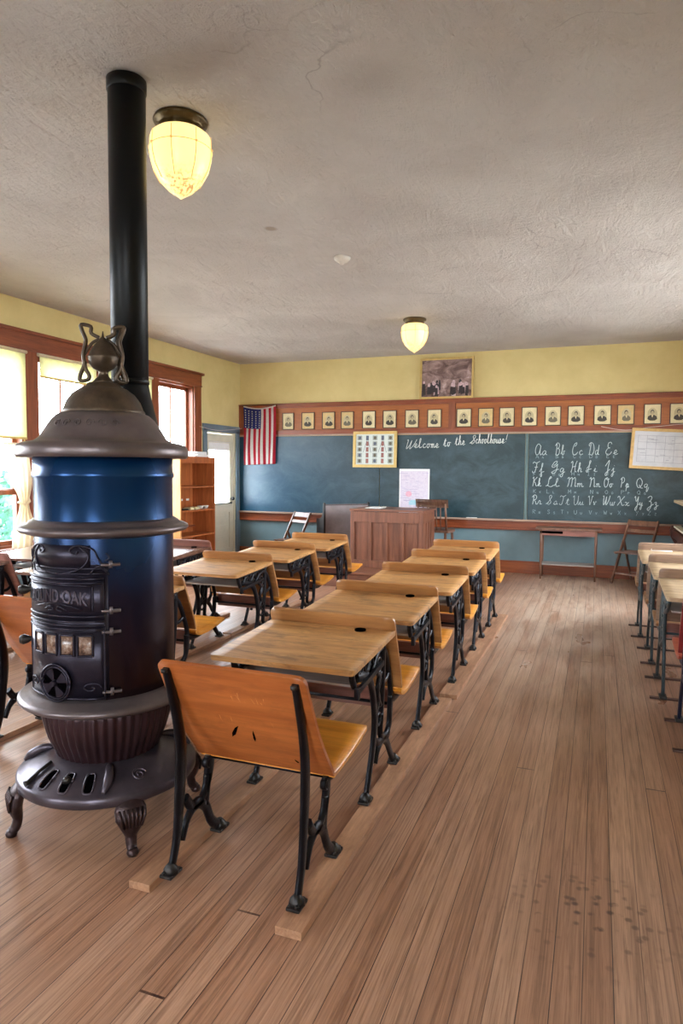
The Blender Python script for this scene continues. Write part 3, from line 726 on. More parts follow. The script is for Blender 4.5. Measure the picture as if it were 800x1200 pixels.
rows = [
 (135, 64, 152, [('A', 75, 145), ('B', 185, 245), ('C', 280, 345), ('D', 370, 432), ('E', 465, 537)]),
 (230, 60, 248, [('F', 62, 130), ('G', 165, 243), ('H', 272, 340), ('I', 358, 425), ('J', 460, 522)]),
 (305, 52, 342, [('K', 62, 115), ('L', 135, 217), ('M', 252, 346), ('N', 375, 440), ('O', 455, 508), ('P', 545, 598), ('Q', 632, 704)]),
 (404, 50, 455, [('R', 58, 118), ('S', 138, 207), ('T', 212, 272), ('U', 285, 347), ('V', 368, 418), ('W', 448, 518), ('X', 527, 603), ('Y', 624, 672), ('Z', 692, 760)]),
]
for base, hh, pbase, cells in rows:
    for ch, a, b in cells:
        dy = -(a-60)/700*6 if base < 300 else (a-60)/700*10
        xa, za = wall_pt(cell(a), rowy(base+dy)); xb, _ = wall_pt(cell(b), rowy(base+dy)); W_ = xb-xa
        H_ = hh/4.706*(.01275)
        bright = .0046 if ch not in 'STUV' else .0030
        m = MB(); mp_ = MB()
        stroke_mesh(m, G[ch], xa, za, W_*.60, H_, bright, slant=.08)
        stroke_mesh(m, G[ch.lower()], xa+W_*.60, za, W_*.42, H_*.85, bright*.95, slant=.1)
        xp, zp = wall_pt(cell(a+8), rowy(pbase+dy))
        stroke_mesh(mp_, PRINT[ch], xp, zp, .042, .055, .0030)
        mq_ = MB(); stroke_mesh(mq_, PRINT[ch], xp+.085, zp, .024, .030, .0026); mq_.obj('chalk_print_letter', bb, M['chalkdim'])
        m.obj('chalk_letter', bb, M['chalksoft']); mp_.obj('chalk_print_letter', bb, M['chalkdim'])


# chalk pieces and eraser on the ledge
def chalk(px, py, L=.05):
    x, z = wall_pt(px, py)
    m = MB(); m.tube([(-L/2, 0, 0), (L/2, 0, 0)], .006, n=10); o = m.obj('chalk_stick', mat=M['chalk'], loc=(x, YB-.06, .793)); return o
o = chalk(553, 604, .16); tag(o, 'white chalk sticks lying on the ledge right of the teacher desk', 'chalk')
er = MB(); er.box((0, 0, .035), (.15, .05, .03), m=M['chairwood'], bev=.006); er.box((0, 0, .012), (.15, .05, .024), m=M['black'], bev=.004)
o = er.obj('blackboard_eraser', loc=(wall_pt(447, 600)[0], YB-.055, .786)); tag(o, 'dark felt eraser standing on the chalk ledge behind the teacher desk', 'eraser')

# ------------------------------------------------------------------ framed things on the back wall
FR = YB-.045
def slab(name, parent, x0, x1, z0, z1, y, th, mat):
    m = MB(); m.box(((x0+x1)/2, y, (z0+z1)/2), (x1-x0, th, z1-z0)); return m.obj(name, parent, mat)
def frame_mesh(name, parent, w, h, fw, depth, mat, y=0):
    m = MB()
    m.box((0, y, h/2-fw/2), (w, depth, fw), bev=.003); m.box((0, y, -h/2+fw/2), (w, depth, fw), bev=.003)
    m.box((-w/2+fw/2, y, 0), (fw, depth, h-2*fw), bev=.003); m.box((w/2-fw/2, y, 0), (fw, depth, h-2*fw), bev=.003)
    return m.obj(name, parent, mat)
def ellipse(cx, cz, rx, rz, n=18): return [(cx+rx*math.cos(2*PI*k/n), cz+rz*math.sin(2*PI*k/n)) for k in range(n)]
pxl = [(331.5, 345), (354, 369), (378, 393), (400, 415), (425, 440.5), (449, 465), (475, 491), (501, 517.5),
       (535, 552.6), (560.4, 578.3), (585, 603), (611, 629.6), (638.3, 657.2), (665, 684.6), (695.4, 716), (722.7, 743), (753.8, 774.3), (784, 806)]
ordn = ['first', 'second', 'third', 'fourth', 'fifth', 'sixth', 'seventh', 'eighth', 'ninth', 'tenth']
for k, (a, b) in enumerate(pxl):
    xa, _ = wall_pt(a, 490); xb, _ = wall_pt(b, 490); w = xb-xa; h = .275; zc = 2.276
    if k < 8: lab = 'small dark framed portrait print on the wood band, %s to the right of the flag' % ordn[k]
    else: lab = 'small dark framed portrait print, %s right of the upright stile below the large picture' % ordn[k-8]
    r_ = empty('portrait_print', ((xa+xb)/2, YB-.036, zc), 0, lab, 'picture', 'small portraits along the wood band')
    frame_mesh('picture_frame', r_, w, h, .011, .018, M['pframe'])
    m = MB(); m.box((0, .003, 0), (w-.016, .006, h-.016), m=M['paper2'] if k in (1, 2, 3, 9, 15) else M['paper'])
    rr = random.Random(k); hx = rr.uniform(-.008, .008); s = rr.uniform(.9, 1.1)
    oval = k in (8, 11, 12, 16)
    yf = -.0006
    m.poly_prism(ellipse(hx, -.005, .062, .088), 'Y', yf, yf-.0003, m=plain('soft_portrait_tone', (190, 176, 138), .6) if k == 0 else bpy.data.materials['soft_portrait_tone'])
    sh = [(-.06*s, -.068), (-.055*s, -.035), (-.022*s, -.012), (.022*s, -.012), (.055*s, -.035), (.062*s, -.068), (.03, -.088), (-.03, -.088)]
    m.poly_prism([(hx+p[0], p[1]) for p in sh], 'Y', yf-.0004, yf-.0008, m=M['ink2'] if k % 3 else M['ink'])
    m.poly_prism([(hx-.012, -.014), (hx+.012, -.014), (hx+rr.uniform(-.004, .006), -.05)], 'Y', yf-.0009, yf-.0011, m=M['paper'])
    m.poly_prism(ellipse(hx+rr.uniform(-.004, .004), .028, .024, .031), 'Y', yf-.0009, yf-.0012, m=M['ink2'])
    m.poly_prism(ellipse(hx, .020, .018, .024), 'Y', yf-.0013, yf-.0016, m=plain('face_print_tone', (176, 160, 126), .6) if k == 0 else bpy.data.materials['face_print_tone'])
    m.obj('portrait_sheet', r_)
def framed(name, pxA, pxB, label, cat, fw, mat, fill, tilt=0, y=YB-.05, rz=0, kids=None, lean=0):
    xa, za = wall_pt(*pxA); xb, zb = wall_pt(*pxB); w = xb-xa; h = za-zb
    r_ = empty(name, ((xa+xb)/2, y, (za+zb)/2), 0, label, cat); r_.rotation_euler = (lean, rz, 0)
    frame_mesh('picture_frame', r_, w, h, fw, .03, mat)
    m = MB(); m.box((0, .006, 0), (w-fw, .01, h-fw), m=fill)
    if kids: kids(m, w-2*fw, h-2*fw)
    m.obj('printed_sheet', r_); return r_
def paintkids(m, w, h):   # generic sepia interior: pale groups of blobs left and right, dark middle
    rr = random.Random(3); y = -.0006
    n = 0
    for k in range(26):
        side = k % 2; px = -w*.46+rr.random()*w*.38 if side else w*.02+rr.random()*w*.44
        n += 1
        pz = -h*.15+rr.uniform(-.05, .04); r1 = rr.uniform(.012, .024)
        m.poly_prism(ellipse(px, pz, r1, r1*1.5, 9), 'Y', y-.0002*n, y-.0002*n-.0001, m=M['fig_light'] if rr.random() < .6 else M['fig_dark'])
        n += 1
        m.poly_prism([(px-r1*1.2, pz-r1*1.2), (px+r1*1.2, pz-r1*1.2), (px+r1*1.5, pz-h*rr.uniform(.18, .3)), (px-r1*1.5, pz-h*.25)], 'Y', y-.0002*n, y-.0002*n-.0001, m=M['fig_dark'] if rr.random() < .75 else M['fig_light'])
framed('framed_picture', (493, 421), (555, 466.5), 'large sepia group picture in a pale gold frame above the wood band', 'picture', .03, M['gold'], M['painting'], kids=paintkids, y=YB-.05, lean=-.05)
def certkids(m, w, h):
    y = -.0006
    for ci in range(5):
        cx = -w*.40+ci*w*.2
        for ri in range(5):
            cz = h*.38-ri*h*.19
            if ci in (1, 3):
                m.box((cx, y-.0002, cz), (w*.07, .0004, h*.15), m=M['certred'] if ri > 0 else M['certblue'])
            else:
                m.box((cx, y-.0002, cz), (w*.12, .0004, h*.15), m=M['certgrey'])
                m.poly_prism(ellipse(cx, cz, w*.035, h*.055, 12), 'Y', y-.0005, y-.0008, m=M['ink'] if (ci+ri) % 3 else M['certblue'])
        for dx in (-.07, .07):
            if ci in (1, 3): m.poly_prism([(cx, h*.36), (cx+.006, h*.36), (cx+w*dx*1.5, -h*.1), (cx+w*dx*1.5-.006, -h*.1)], 'Y', y-.001, y-.0013, m=M['certblue'])
framed('framed_chart', (415.5, 506), (466, 548), 'gold framed sheet of small portraits and flags hung over the blackboard', 'picture', .045, M['gold'], M['certbg'], kids=certkids, y=YB-.075, lean=-.04)
def chartkids(m, w, h):
    y = -.0006; ln = bpy.data.materials.get('chart_line_grey') or plain('chart_line_grey', (140, 142, 150), .6)
    rr = random.Random(5)
    for k in range(5): m.box((0, y, -h*.38+k*h*.19), (w*.88, .0005, .004), m=ln)
    for k in range(7): m.box((-w*.44+k*w*.147, y-.0006, 0), (.004, .0005, h*.76), m=ln)
    for k in range(16): m.box((rr.uniform(-.4, .4)*w, y-.0012, rr.uniform(-.32, .32)*h), (rr.uniform(.02, .1), .0005, .006), m=ln)
framed('framed_map', (739, 503.5), (818, 551), 'wide honey framed pale map hanging slightly crooked over the blackboard right end', 'picture', .04, M['goldwood'], M['chart'], kids=chartkids, y=YB-.085, rz=R(3.0), lean=-.05)
# unframed wall map leaning on the ledge
xa, za = wall_pt(468.5, 549.5); xb, zb = wall_pt(503, 599)
mpz = empty('wall_map', ((xa+xb)/2, YB-.036, zb+.0), 0, 'pastel printed map sheet with white margin standing on the chalk ledge behind the chair', 'map')
h_ = za-zb; w_ = xb-xa; mpz.location.z = .788; h_ = za-.788
m = MB(); m.box((0, 0, h_/2), (w_, .006, h_), m=M['white']); m.box((0, -.0035, h_/2-.005), (w_*.92, .002, h_*.93), m=M['map'])
rr = random.Random(11)
for k in range(34):
    cx_, cz_ = rr.uniform(-.4, .4)*w_, rr.uniform(.12, .92)*h_
    m.box((cx_, -.0048-.00002*k, cz_), (rr.uniform(.02, .14), .0008, .004), rot=None, m=bpy.data.materials.get('map_line') or plain('map_line', (150, 140, 176), .6))
m.poly_prism(ellipse(-w_*.18, h_*.47, .05, .045, 9), 'Y', -.0062, -.0066, m=M['pink'])
m.poly_prism([(-.08, h_*.24), (.03, h_*.24), (.03, h_*.34), (-.03, h_*.35), (-.08, h_*.31)], 'Y', -.0062, -.0066, m=M['teal'])
m.obj('map_sheet', mpz)

# flag, hung vertically from a short rod
fx0, fz1 = -5.565, 2.545; fw_, fh_ = .60, .985
fl = empty('hanging_flag', (fx0, YB-.07, fz1), 0, 'striped flag with star canton hanging upright from the wood band in the corner', 'flag')
def fpt(u, v, off=0):
    x = u*fw_+.012*math.sin(v*5)*u; z = -v*fh_-.045*math.sin(PI*u)*(1-v)+.02*u*v
    y = .014*math.sin(u*17+v*2.2)*(.3+v)+.01*math.sin(v*6+u*3)-off
    return (x, y, z)
def fcol(u, v):
    s = int(u*13)
    if u < 7/13 and v < .37: return M['flagblue']
    if u < 7/13: return M['red'] if s % 2 == 0 else M['flagwhite']
    return M['red'] if s % 2 == 0 else M['flagwhite']
m = MB(); m.grid(lambda u, v: fpt(u, v), 52, 46, matfn=lambda u, v: M['flagwhite'] if v < .03 else fcol(u, v), thick=.0012)
for i in range(5):
    for j in range(8):
        u = (i+.5)/5*7/13; v = .05+(j+.5)/8*.315
        c0 = Vector(fpt(u, v, .004)); vs = []
        for q in range(10):
            a = PI/2+q*PI/5; rr_ = .0125 if q % 2 == 0 else .0062
            vs.append(m.bm.verts.new(c0+Vector((rr_*math.cos(a), 0, rr_*math.sin(a)))))
        f = m.bm.faces.new(vs); f.material_index = m.mi(M['flagwhite'])
m.obj('flag_cloth', fl)
m = MB(); m.tube([(-.02, .0, .0), (.30, .0, .006), (.62, .0, .004)], .006, n=8); m.box((.02, .035, 0), (.012, .07, .012)); m.box((.58, .035, 0), (.012, .07, .012)); m.obj('hanging_rod', fl, M['brass'])
# strings
m = MB(); m.tube(smooth_path([(XL+.03, 8.86, 2.13), (-5.64, 9.4, 2.10), (-5.60, YB-.06, 2.17)], 6), .0035, n=6); o = m.obj('picture_wire', mat=M['string']); tag(o, 'thin pale wire strung from the window casing over the door to the flag', 'wire')
m = MB()
p_ = [wall_pt(x, y) for x, y in ((704, 500), (724, 503.5), (740, 503.8), (765, 500.5), (800, 497), (830, 495))]
m.tube(smooth_path([(x, YB-.055, z) for x, z in p_], 6), .004, n=6); o = m.obj('cord', mat=M['string']); tag(o, 'pale sagging cord draped along the wood band above the crooked framed map', 'cord')

# ------------------------------------------------------------------ desks
def ribbon(m, pts, w, t, mat=None, n=5, x=0):
    """flat iron bar following (y,z) points in the plane X=x; w widths (in-plane half), t half thickness in X"""
    P = smooth_path([(x, p[0], p[1]) for p in pts], n)
    ws = interp(w, n) if isinstance(w, (list, tuple)) else [w]*len(P)
    ws = [q*1.45 for q in ws]
    m.tube(P, ws, mat, n=8, flat=(t*1.15, (1, 0, 0)))
def footpad(m, y, z, sx, mat):
    m.box((0, y, z+.006), (.050, .075, .012), m=mat, bev=.005)
    m.lathe([(.030, 0), (.026, .016), (.014, .030), (.010, .034)], (0, y, z+.008), 10, mat)
    for dy in (-.026, .026): m.lathe([(.008, 0), (.008, .006), (.003, .009)], (sx*.012, y+dy, z+.012), 8, mat)
def ring(m, cy, cz, r, w, t, mat=None, x=0):
    P = [(x, cy+r*math.cos(2*PI*k/12), cz+r*math.sin(2*PI*k/12)) for k in range(13)]
    m.tube(P, w, mat, n=6, flat=(t, (1, 0, 0)))
ZF = .03
def desk_frame(side, iron, foot, dy=0):
    m = MB(); t = .011
    # front leg sweeping forward to carry the desktop
    ribbon(m, [(-.03+dy*.0, ZF+.02), (.03, .17), (.08, .298), (.078, .411), (.03, .54), (-.05, .60), (-.17, .625)], [.013, .015, .020, .019, .018, .016, .014], t, iron)
    # rear: seat knuckle, U loop and arch
    ribbon(m, [(.335, .395), (.33, .33), (.318, .26), (.27, .225), (.20, .235), (.17, .28), (.18, .36)], [.021, .020, .016, .014, .014, .014, .012], t, iron)
    ribbon(m, [(.095, .15), (.14, .205), (.22, .222), (.285, .18), (.34, .11), (.395, ZF+.02)], [.010, .013, .017, .016, .015, .015], t, iron)
    ribbon(m, [(.08, .27), (.13, .235), (.20, .228)], .013, t, iron)
    ribbon(m, [(.30, .23), (.28, .215), (.26, .20)], .016, t, iron)
    # inner post with openwork up to the desktop
    ribbon(m, [(.17, .26), (.185, .38), (.20, .5), (.205, .6), (.205, .695)], [.014, .015, .016, .017, .017], t, iron)
    ribbon(m, [(.095, .38), (.14, .44), (.12, .50), (.17, .56)], .009, t*.8, iron)
    ribbon(m, [(.17, .40), (.12, .47), (.16, .53), (.10, .58)], .009, t*.8, iron)
    ring(m, .135, .345, .028, .008, t*.8, iron); ring(m, .13, .60, .035, .008, t*.8, iron)
    # bracket under the desktop
    ribbon(m, [(-.24, .680), (0, .694), (.22, .706)], .011, t*1.5, iron)
    ribbon(m, [(-.23, .675), (-.225, .64), (-.20, .60)], .013, t, iron)
    ring(m, -.12, .652, .022, .007, t*.8, iron); ring(m, -.03, .648, .028, .007, t*.8, iron); ring(m, .06, .655, .026, .007, t*.8, iron)
    ribbon(m, [(-.18, .61), (-.10, .67), (-.05, .62), (.02, .68)], .007, t*.7, iron)
    ribbon(m, [(.0, .57), (.06, .62), (.12, .66), (.19, .67)], .009, t*.8, iron)
    # backrest bracket
    ribbon(m, [(.205, .66), (.25, .62), (.30, .52), (.335, .43), (.335, .385)], [.010, .012, .013, .014, .016], t, iron)
    ribbon(m, [(.20, .5), (.25, .5), (.29, .52)], .009, t*.8, iron)
    # seat arm
    ribbon(m, [(.335, .385), (.40, .365), (.50, .368), (.60, .385)], [.016, .014, .012, .009], t, iron)
    # slotted rail bolted outside
    m.box((side*.018, -.035, .596), (.018, .36, .024), rot=Matrix.Rotation(R(5), 3, 'X').to_euler(), m=iron, bev=.006)
    m.box((side*.018, -.21, .575), (.02, .026, .05), m=iron, bev=.005)
    footpad(m, -.035, ZF, side, foot); footpad(m, .41, ZF, side, foot)
    return m
def board(m, prof, x0, x1, t, mat, rad=.03, nx=10, rnd_ends=(True, True)):
    """bent board: profile of (y,z) points, thickness t, width x0..x1, with rounded corners at profile ends"""
    P = smooth_path([(0, p[0], p[1]) for p in prof], 6)
    L = [0]
    for k in range(1, len(P)): L.append(L[-1]+(P[k]-P[k-1]).length)
    tot = L[-1]
    # resample with more density at ends
    svals = [0]
    ss = sorted(set([0, rad*.05, rad*.15, rad*.3, rad*.55, rad]+[rad+(tot-2*rad)*k/12 for k in range(13)]+[tot-rad*.55, tot-rad*.3, tot-rad*.15, tot-rad*.05, tot]))
    def at(s):
        for k in range(1, len(P)):
            if s <= L[k]+1e-9:
                f = (s-L[k-1])/max(1e-9, L[k]-L[k-1]); return P[k-1].lerp(P[k], f), (P[k]-P[k-1]).normalized()
        return P[-1], (P[-1]-P[-2]).normalized()
    top = []; bot = []
    for s in ss:
        p, d_ = at(s); nrm = Vector((0, -d_.z, d_.y))
        e = 0
        if rnd_ends[0] and s < rad: e = rad-math.sqrt(max(0, rad*rad-(rad-s)**2))
        if rnd_ends[1] and tot-s < rad: e = rad-math.sqrt(max(0, rad*rad-(rad-(tot-s))**2))
        xs = [x0+e+(x1-x0-2*e)*k/nx for k in range(nx+1)]
        top.append([m.bm.verts.new((x, p.y+nrm.y*t/2, p.z+nrm.z*t/2)) for x in xs])
        bot.append([m.bm.verts.new((x, p.y-nrm.y*t/2, p.z-nrm.z*t/2)) for x in xs])
    i = m.mi(mat); fs = []
    n = len(ss)
    for a in range(n-1):
        for k in range(nx):
            for rows_, fl_ in ((top, False), (bot, True)):
                q = (rows_[a][k], rows_[a][k+1], rows_[a+1][k+1], rows_[a+1][k])
                f = m.bm.faces.new(q if not fl_ else tuple(reversed(q))); f.smooth = True; fs.append(f)
        for k, e in ((0, 1), (nx, -1)):
            f = m.bm.faces.new((top[a][k], top[a+1][k], bot[a+1][k], bot[a][k])); fs.append(f)
    for a in (0, n-1):
        for k in range(nx): fs.append(m.bm.faces.new((top[a][k], top[a][k+1], bot[a][k+1], bot[a][k])))
    for f in fs: f.material_index = i
    bmesh.ops.recalc_face_normals(m.bm, faces=fs)
    return m
def make_desk(name, mats, ft=.275, hw=.325, zs=1.0, shift=0, straight=False):
    r_ = empty(name, (0, 0, 0))
    top, back, seat, shelf, rail, iron, foot = mats
    # desktop with rounded front corners
    m = MB(); board(m, [(-.352, .700), (-.1, .712), (.238, .730)], -hw, hw, .022, top, rad=.022, rnd_ends=(True, False)); dt = m.obj('desktop', r_)
    m = MB(); m.lathe([(.004, .0), (.022, .0), (.024, .004), (.027, .004), (.027, -.004), (.004, -.004)], (hw-.16, .195, .7415), 20); iw = m.obj('inkwell_hole', dt, M['darkhole'])
    # curved back panel which is the backrest for the seat beyond, its top edge standing above the desktop
    m = MB(); board(m, [(.225, .806), (.247, .74), (.29, .64), (.335, .54), (.362, .46), (.368, .43)], -hw, hw, .014, back, rad=.028, rnd_ends=(True, False)); m.obj('backrest', r_)
    m = MB(); board(m, [(.371, .415), (.378, .37), (.372, .315)], -ft+.012, ft-.012, .014, rail, rad=.008); m.obj('lower_back_board', r_)
    # small side cheeks where the backrest edge runs down to the seat
    m = MB(); board(m, [(.375, .412), (.41, .386), (.50, .382), (.62, .396), (.74, .418), (.768, .414)], -hw+.005, hw-.005, .016, seat, rad=.03, rnd_ends=(False, True)); m.obj('seat', r_)
    m = MB()
    m.box((0, .0, .600), (2*ft-.03, .40, .010)); m.box((0, .20, .645), (2*ft-.03, .010, .10))
    m.obj('book_shelf', r_, shelf)
    for s in (-1, 1):
        mm = desk_frame(s, iron, foot) if not straight else straight_frame(s, iron, foot)
        for v in mm.bm.verts: v.co.x += s*ft
        mm.obj('side_frame', r_)
    m = MB(); m.tube([(-ft, .335, .352), (ft, .335, .352)], .008, n=8); m.obj('cross_rod', r_, iron)
    return r_
def straight_frame(side, iron, foot):
    m = MB(); t = .010
    ribbon(m, [(.0, .02), (.02, .2), (.05, .4), (.02, .58), (-.04, .68)], [.013, .013, .015, .016, .016], t, iron)
    ribbon(m, [(.46, .02), (.42, .15), (.34, .30), (.33, .40)], [.014, .014, .017, .02], t, iron)
    ribbon(m, [(.05, .38), (.15, .33), (.25, .29), (.34, .31)], .013, t, iron)
    ribbon(m, [(.19, .30), (.20, .5), (.205, .695)], .015, t, iron)
    ribbon(m, [(-.22, .680), (0, .694), (.22, .706)], .012, t*1.5, iron)
    for cy, cz, r in ((-.10, .645, .028), (-.02, .64, .03), (.07, .645, .032), (.12, .56, .035), (.12, .47, .03), (.12, .40, .025)): ring(m, cy, cz, r, .008, t, iron)
    ribbon(m, [(.205, .66), (.27, .58), (.33, .45), (.335, .385)], .013, t, iron)
    ribbon(m, [(.335, .385), (.45, .36), (.60, .385)], [.016, .013, .009], t, iron)
    ribbon(m, [(-.20, .665), (-.12, .60), (.02, .56)], .012, t, iron)
    m.box((0, .0, .018), (.045, .08, .016), m=foot, bev=.004); m.box((0, .46, .018), (.045, .08, .016), m=foot, bev=.004)
    return m
MS = (M['desktop'], M['deskback'], M['seat'], M['shelf'], M['rail'], M['iron'], M['ironfoot'])
proto = make_desk('school_desk', MS)
def place(o, x, y, label, group, sc=None):
    o.location = (x, y, 0); o['label'] = label; o['category'] = 'desk'; o['group'] = group
    if sc: o.scale = sc
    return o
gA = 'desks of the row beside the aisle'; gB = 'desks of the row behind the stove'
A = [(-1.195, 2.80, 'honey wood school desk nearest the lone front chair, worn grey patches on its top'),
     (-1.200, 3.73, 'honey wood school desk, second of the aisle row counting from the lone chair'),
     (-1.180, 4.64, 'honey wood school desk, middle one of five in the aisle row'),
     (-1.190, 5.54, 'honey wood school desk, fourth of the aisle row, one short of the last'),
     (-1.200, 6.44, 'honey wood school desk at the far end of the aisle row near the teacher desk')]
desks = []
for k, (x, y, lab) in enumerate(A):
    o = proto if k == 0 else copy_tree(proto)
    place(o, x, y, lab, gA); desks.append(o)
B = [(-2.80, 3.46, 'school desk mostly hidden behind the stove, its orange seat showing'),
     (-2.79, 4.70, 'honey wood school desk with open iron brackets, just right of the stove'),
     (-2.79, 5.60, 'honey wood school desk directly behind the one right of the stove'),
     (-2.80, 6.52, 'honey wood school desk at the far end of the stove row, before the folding chair')]
for x, y, lab in B: place(copy_tree(proto), x, y, lab, gB)
# front chairs (a seat and back alone, at the rear end of each row)
def make_chair():
    r_ = empty('school_chair', (0, 0, 0)); ft = .25; hw = .287
    m = MB(); board(m, [(-.030, .822), (.02, .72), (.085, .60), (.15, .50), (.205, .43), (.238, .385)], -hw, hw, .014, M['back'], rad=.03, rnd_ends=(True, False)); bk = m.obj('backrest', r_)
    # two dark gouges in the back of the panel
    m = MB()
    for gx, gz, an, L_, wd in ((-.052, .545, .85, .075, .008), (.022, .535, 1.35, .055, .005), (.165, .44, 2.2, .02, .004)):
        pts = [(-L_/2, -wd*.4), (-L_*.25, wd*.7), (L_*.2, wd), (L_/2, wd*.3), (L_*.25, -wd*.2), (-L_*.2, -wd)]
        m.poly_prism([(gx+p[0]*math.cos(an)-p[1]*math.sin(an), gz+p[0]*math.sin(an)+p[1]*math.cos(an)) for p in pts], 'Y', 0, .004)
    for v in m.bm.verts:   # lay on the sloping back
        z = v.co.z; yb_ = .085+(.60-z)*.62
        v.co.y = yb_-.0095+v.co.y*.5
    m.obj('gouge_mark', bk, M['darkhole'])
    m = MB(); rs = random.Random(2)
    for k in range(16):
        gx = rs.uniform(-.10, .12); gz = rs.uniform(.60, .72); L_ = rs.uniform(.02, .07); an = 1.57+rs.uniform(-.1, .45)
        pts = [(-L_/2, 0), (0, .0012), (L_/2, 0), (0, -.0012)]
        m.poly_prism([(gx+p[0]*math.cos(an)-p[1]*math.sin(an), gz+p[0]*math.sin(an)+p[1]*math.cos(an)) for p in pts], 'Y', 0, .002)
    for v in m.bm.verts:
        z = v.co.z; yb_ = -.030+(.822-z)*.52 if z > .72 else (.02+(.72-z)*.54 if z > .60 else .085+(.60-z)*.62)
        v.co.y = yb_-.0085+v.co.y*.5
    m.obj('scratch_marks', bk, M['scratch'])
    m = MB(); board(m, [(.245, .378), (.29, .378), (.40, .384), (.52, .400), (.62, .418), (.645, .414)], -hw+.003, hw-.003, .016, M['seat'], rad=.03, rnd_ends=(False, True)); m.obj('seat', r_)
    for s in (-1, 1):
        m = MB(); t = .011
        ribbon(m, [(-.030, .795), (.004, .70), (.035, .60), (.055, .50), (.056, .40), (.048, .30), (.028, .15), (-.008, ZF+.015)], [.012, .016, .018, .022, .024, .021, .016, .014], t, M['iron'])
        m.lathe([(.004, -.01), (.012, -.008), (.012, .004), (.004, .006)], (0, -.04, .79), 10, M['ironfoot'])
        ribbon(m, [(.255, .372), (.25, .32), (.232, .26), (.19, .215), (.13, .215), (.085, .27)], [.024, .022, .017, .014, .014, .014], t, M['iron'])
        ribbon(m, [(.06, .12), (.095, .185), (.16, .215), (.22, .18), (.262, .10), (.315, ZF+.02)], [.009, .013, .018, .017, .015, .015], t, M['iron'])
        ribbon(m, [(.24, .30), (.225, .22), (.22, .18)], .017, t, M['iron'])
        ribbon(m, [(.255, .365), (.34, .35), (.44, .362), (.54, .385)], [.016, .014, .012, .009], t, M['iron'])
        ring(m, .235, .345, .018, .006, t*1.2, M['iron'])
        footpad(m, -.01, ZF, s, M['ironfoot']); footpad(m, .33, ZF, s, M['ironfoot'])
        for v in m.bm.verts: v.co.x += s*ft
        m.obj('side_frame', r_)
    m = MB(); m.tube([(-ft, .262, .362), (ft, .262, .362)], .008, n=8); m.obj('cross_rod', r_, M['iron'])
    return r_
chair = make_chair(); chair.location = (-1.155, 2.01, 0)
tag(chair, 'lone orange wood school chair on iron legs in the foreground, gouges in its back', 'chair')
ch2 = copy_tree(chair); ch2.location = (-2.76, 2.70, 0); ch2['label'] = 'orange wood school chair at the left edge, half hidden by the stove'
# C and D rows by the windows
dm = (M['darkdesk'], M['rail'], M['seat'], M['shelf'], M['rail'], M['iron'], M['ironfoot'])
pc = make_desk('school_desk', dm)
place(pc, -3.785, 5.38, 'dark brown school desk with glossy top between the stove and the bookcase', 'dark desks near the windows')
o = copy_tree(pc); place(o, -3.785, 4.23, 'dark brown school desk left of the stove, bluish light on its top', 'dark desks near the windows')
o = copy_tree(pc); place(o, -4.75, 4.80, 'dark brown school desk below the tied curtain, farther of the two at the window', 'dark desks near the windows')
o = copy_tree(pc); place(o, -4.75, 3.90, 'brown school desk cut by the left edge, its back board turned to the stove', 'dark desks near the windows')
# right hand row, on foot bars
gm = (M['greydesk'], M['greyback'], wood('dull_brown_seat', (128, 88, 56), (164, 120, 80), 'X', .4, .8), M['shelf'], M['rail'], M['greeniron'], M['ironfoot'])
pr = make_desk('school_desk', gm, ft=.30, hw=.33, straight=True)
RR = [(.745, 4.85, 'weathered tan school desk with openwork iron side, nearest at the right edge'),
      (.735, 5.72, 'weathered tan school desk, middle one of three at the right edge'),
      (.705, 6.62, 'weathered tan school desk farthest back at the right edge, before the folding chair')]
for k, (x, y, lab) in enumerate(RR):
    o = pr if k == 0 else copy_tree(pr); place(o, x, y+.0, lab, 'weathered desks at the right'); o.scale = (1, 1.04, 1.04)
o = make_desk('school_desk', (M['maroon'], M['maroon'], M['redseat'], M['maroon'], M['maroon'], M['blueiron'], M['ironfoot']), ft=.30, hw=.33, straight=True)
place(o, .80, 3.96, 'maroon painted school desk cut by the right edge, only its red seat showing', 'weathered desks at the right'); o.scale = (1, 1.04, 1.04)
del o['group']
# pencil on the farthest right desk
m = MB(); m.tube([(0, 0, 0), (.17, .0, 0)], .005, n=6); m.lathe([(.005, 0), (.001, .02)], n=6)
pn = m.obj('pencil', mat=M['offwhite'], loc=(.48, 6.75, .779)); tag(pn, 'pale pencil lying in the groove of the farthest weathered desk', 'pencil')
# runners
def runner(x, y0, y1, label, w=.09, name='floor_runner', group='floor runners'):
    m = MB(); m.box((0, 0, .0155), (w, y1-y0, .029), bev=.004)
    o = m.obj(name, mat=M['runner'], loc=(x, (y0+y1)/2, 0)); tag(o, label, 'runner', group); return o
runner(-1.480, 1.915, 4.43, 'pale floor runner under the left feet of the lone chair and first desks')
runner(-.884, 1.885, 4.26, 'pale floor runner along the aisle under the lone chair and nearest desks', .095)
runner(-1.475, 4.46, 7.0, 'floor runner under the left feet of the farther aisle row desks')
runner(-.875, 4.33, 7.0, 'second aisle runner, set slightly out of line, under the farther desks', .115)
runner(-3.055, 2.52, 5.2, 'floor runner left of the stove carrying the left feet of the stove row', .10)
runner(-2.505, 2.52, 5.2, 'floor runner behind the stove carrying the right feet of the stove row', .10)
runner(-3.065, 5.24, 7.15, 'far left floor runner of the stove row before the platform', .09)
runner(-2.515, 5.24, 7.15, 'far right floor runner of the stove row before the platform', .09)
for x_, nm in ((-4.06, 'left'), (-3.51, 'right')): runner(x_, 4.1, 6.0, 'floor runner under the %s feet of the dark desks beyond the stove' % nm, .08)
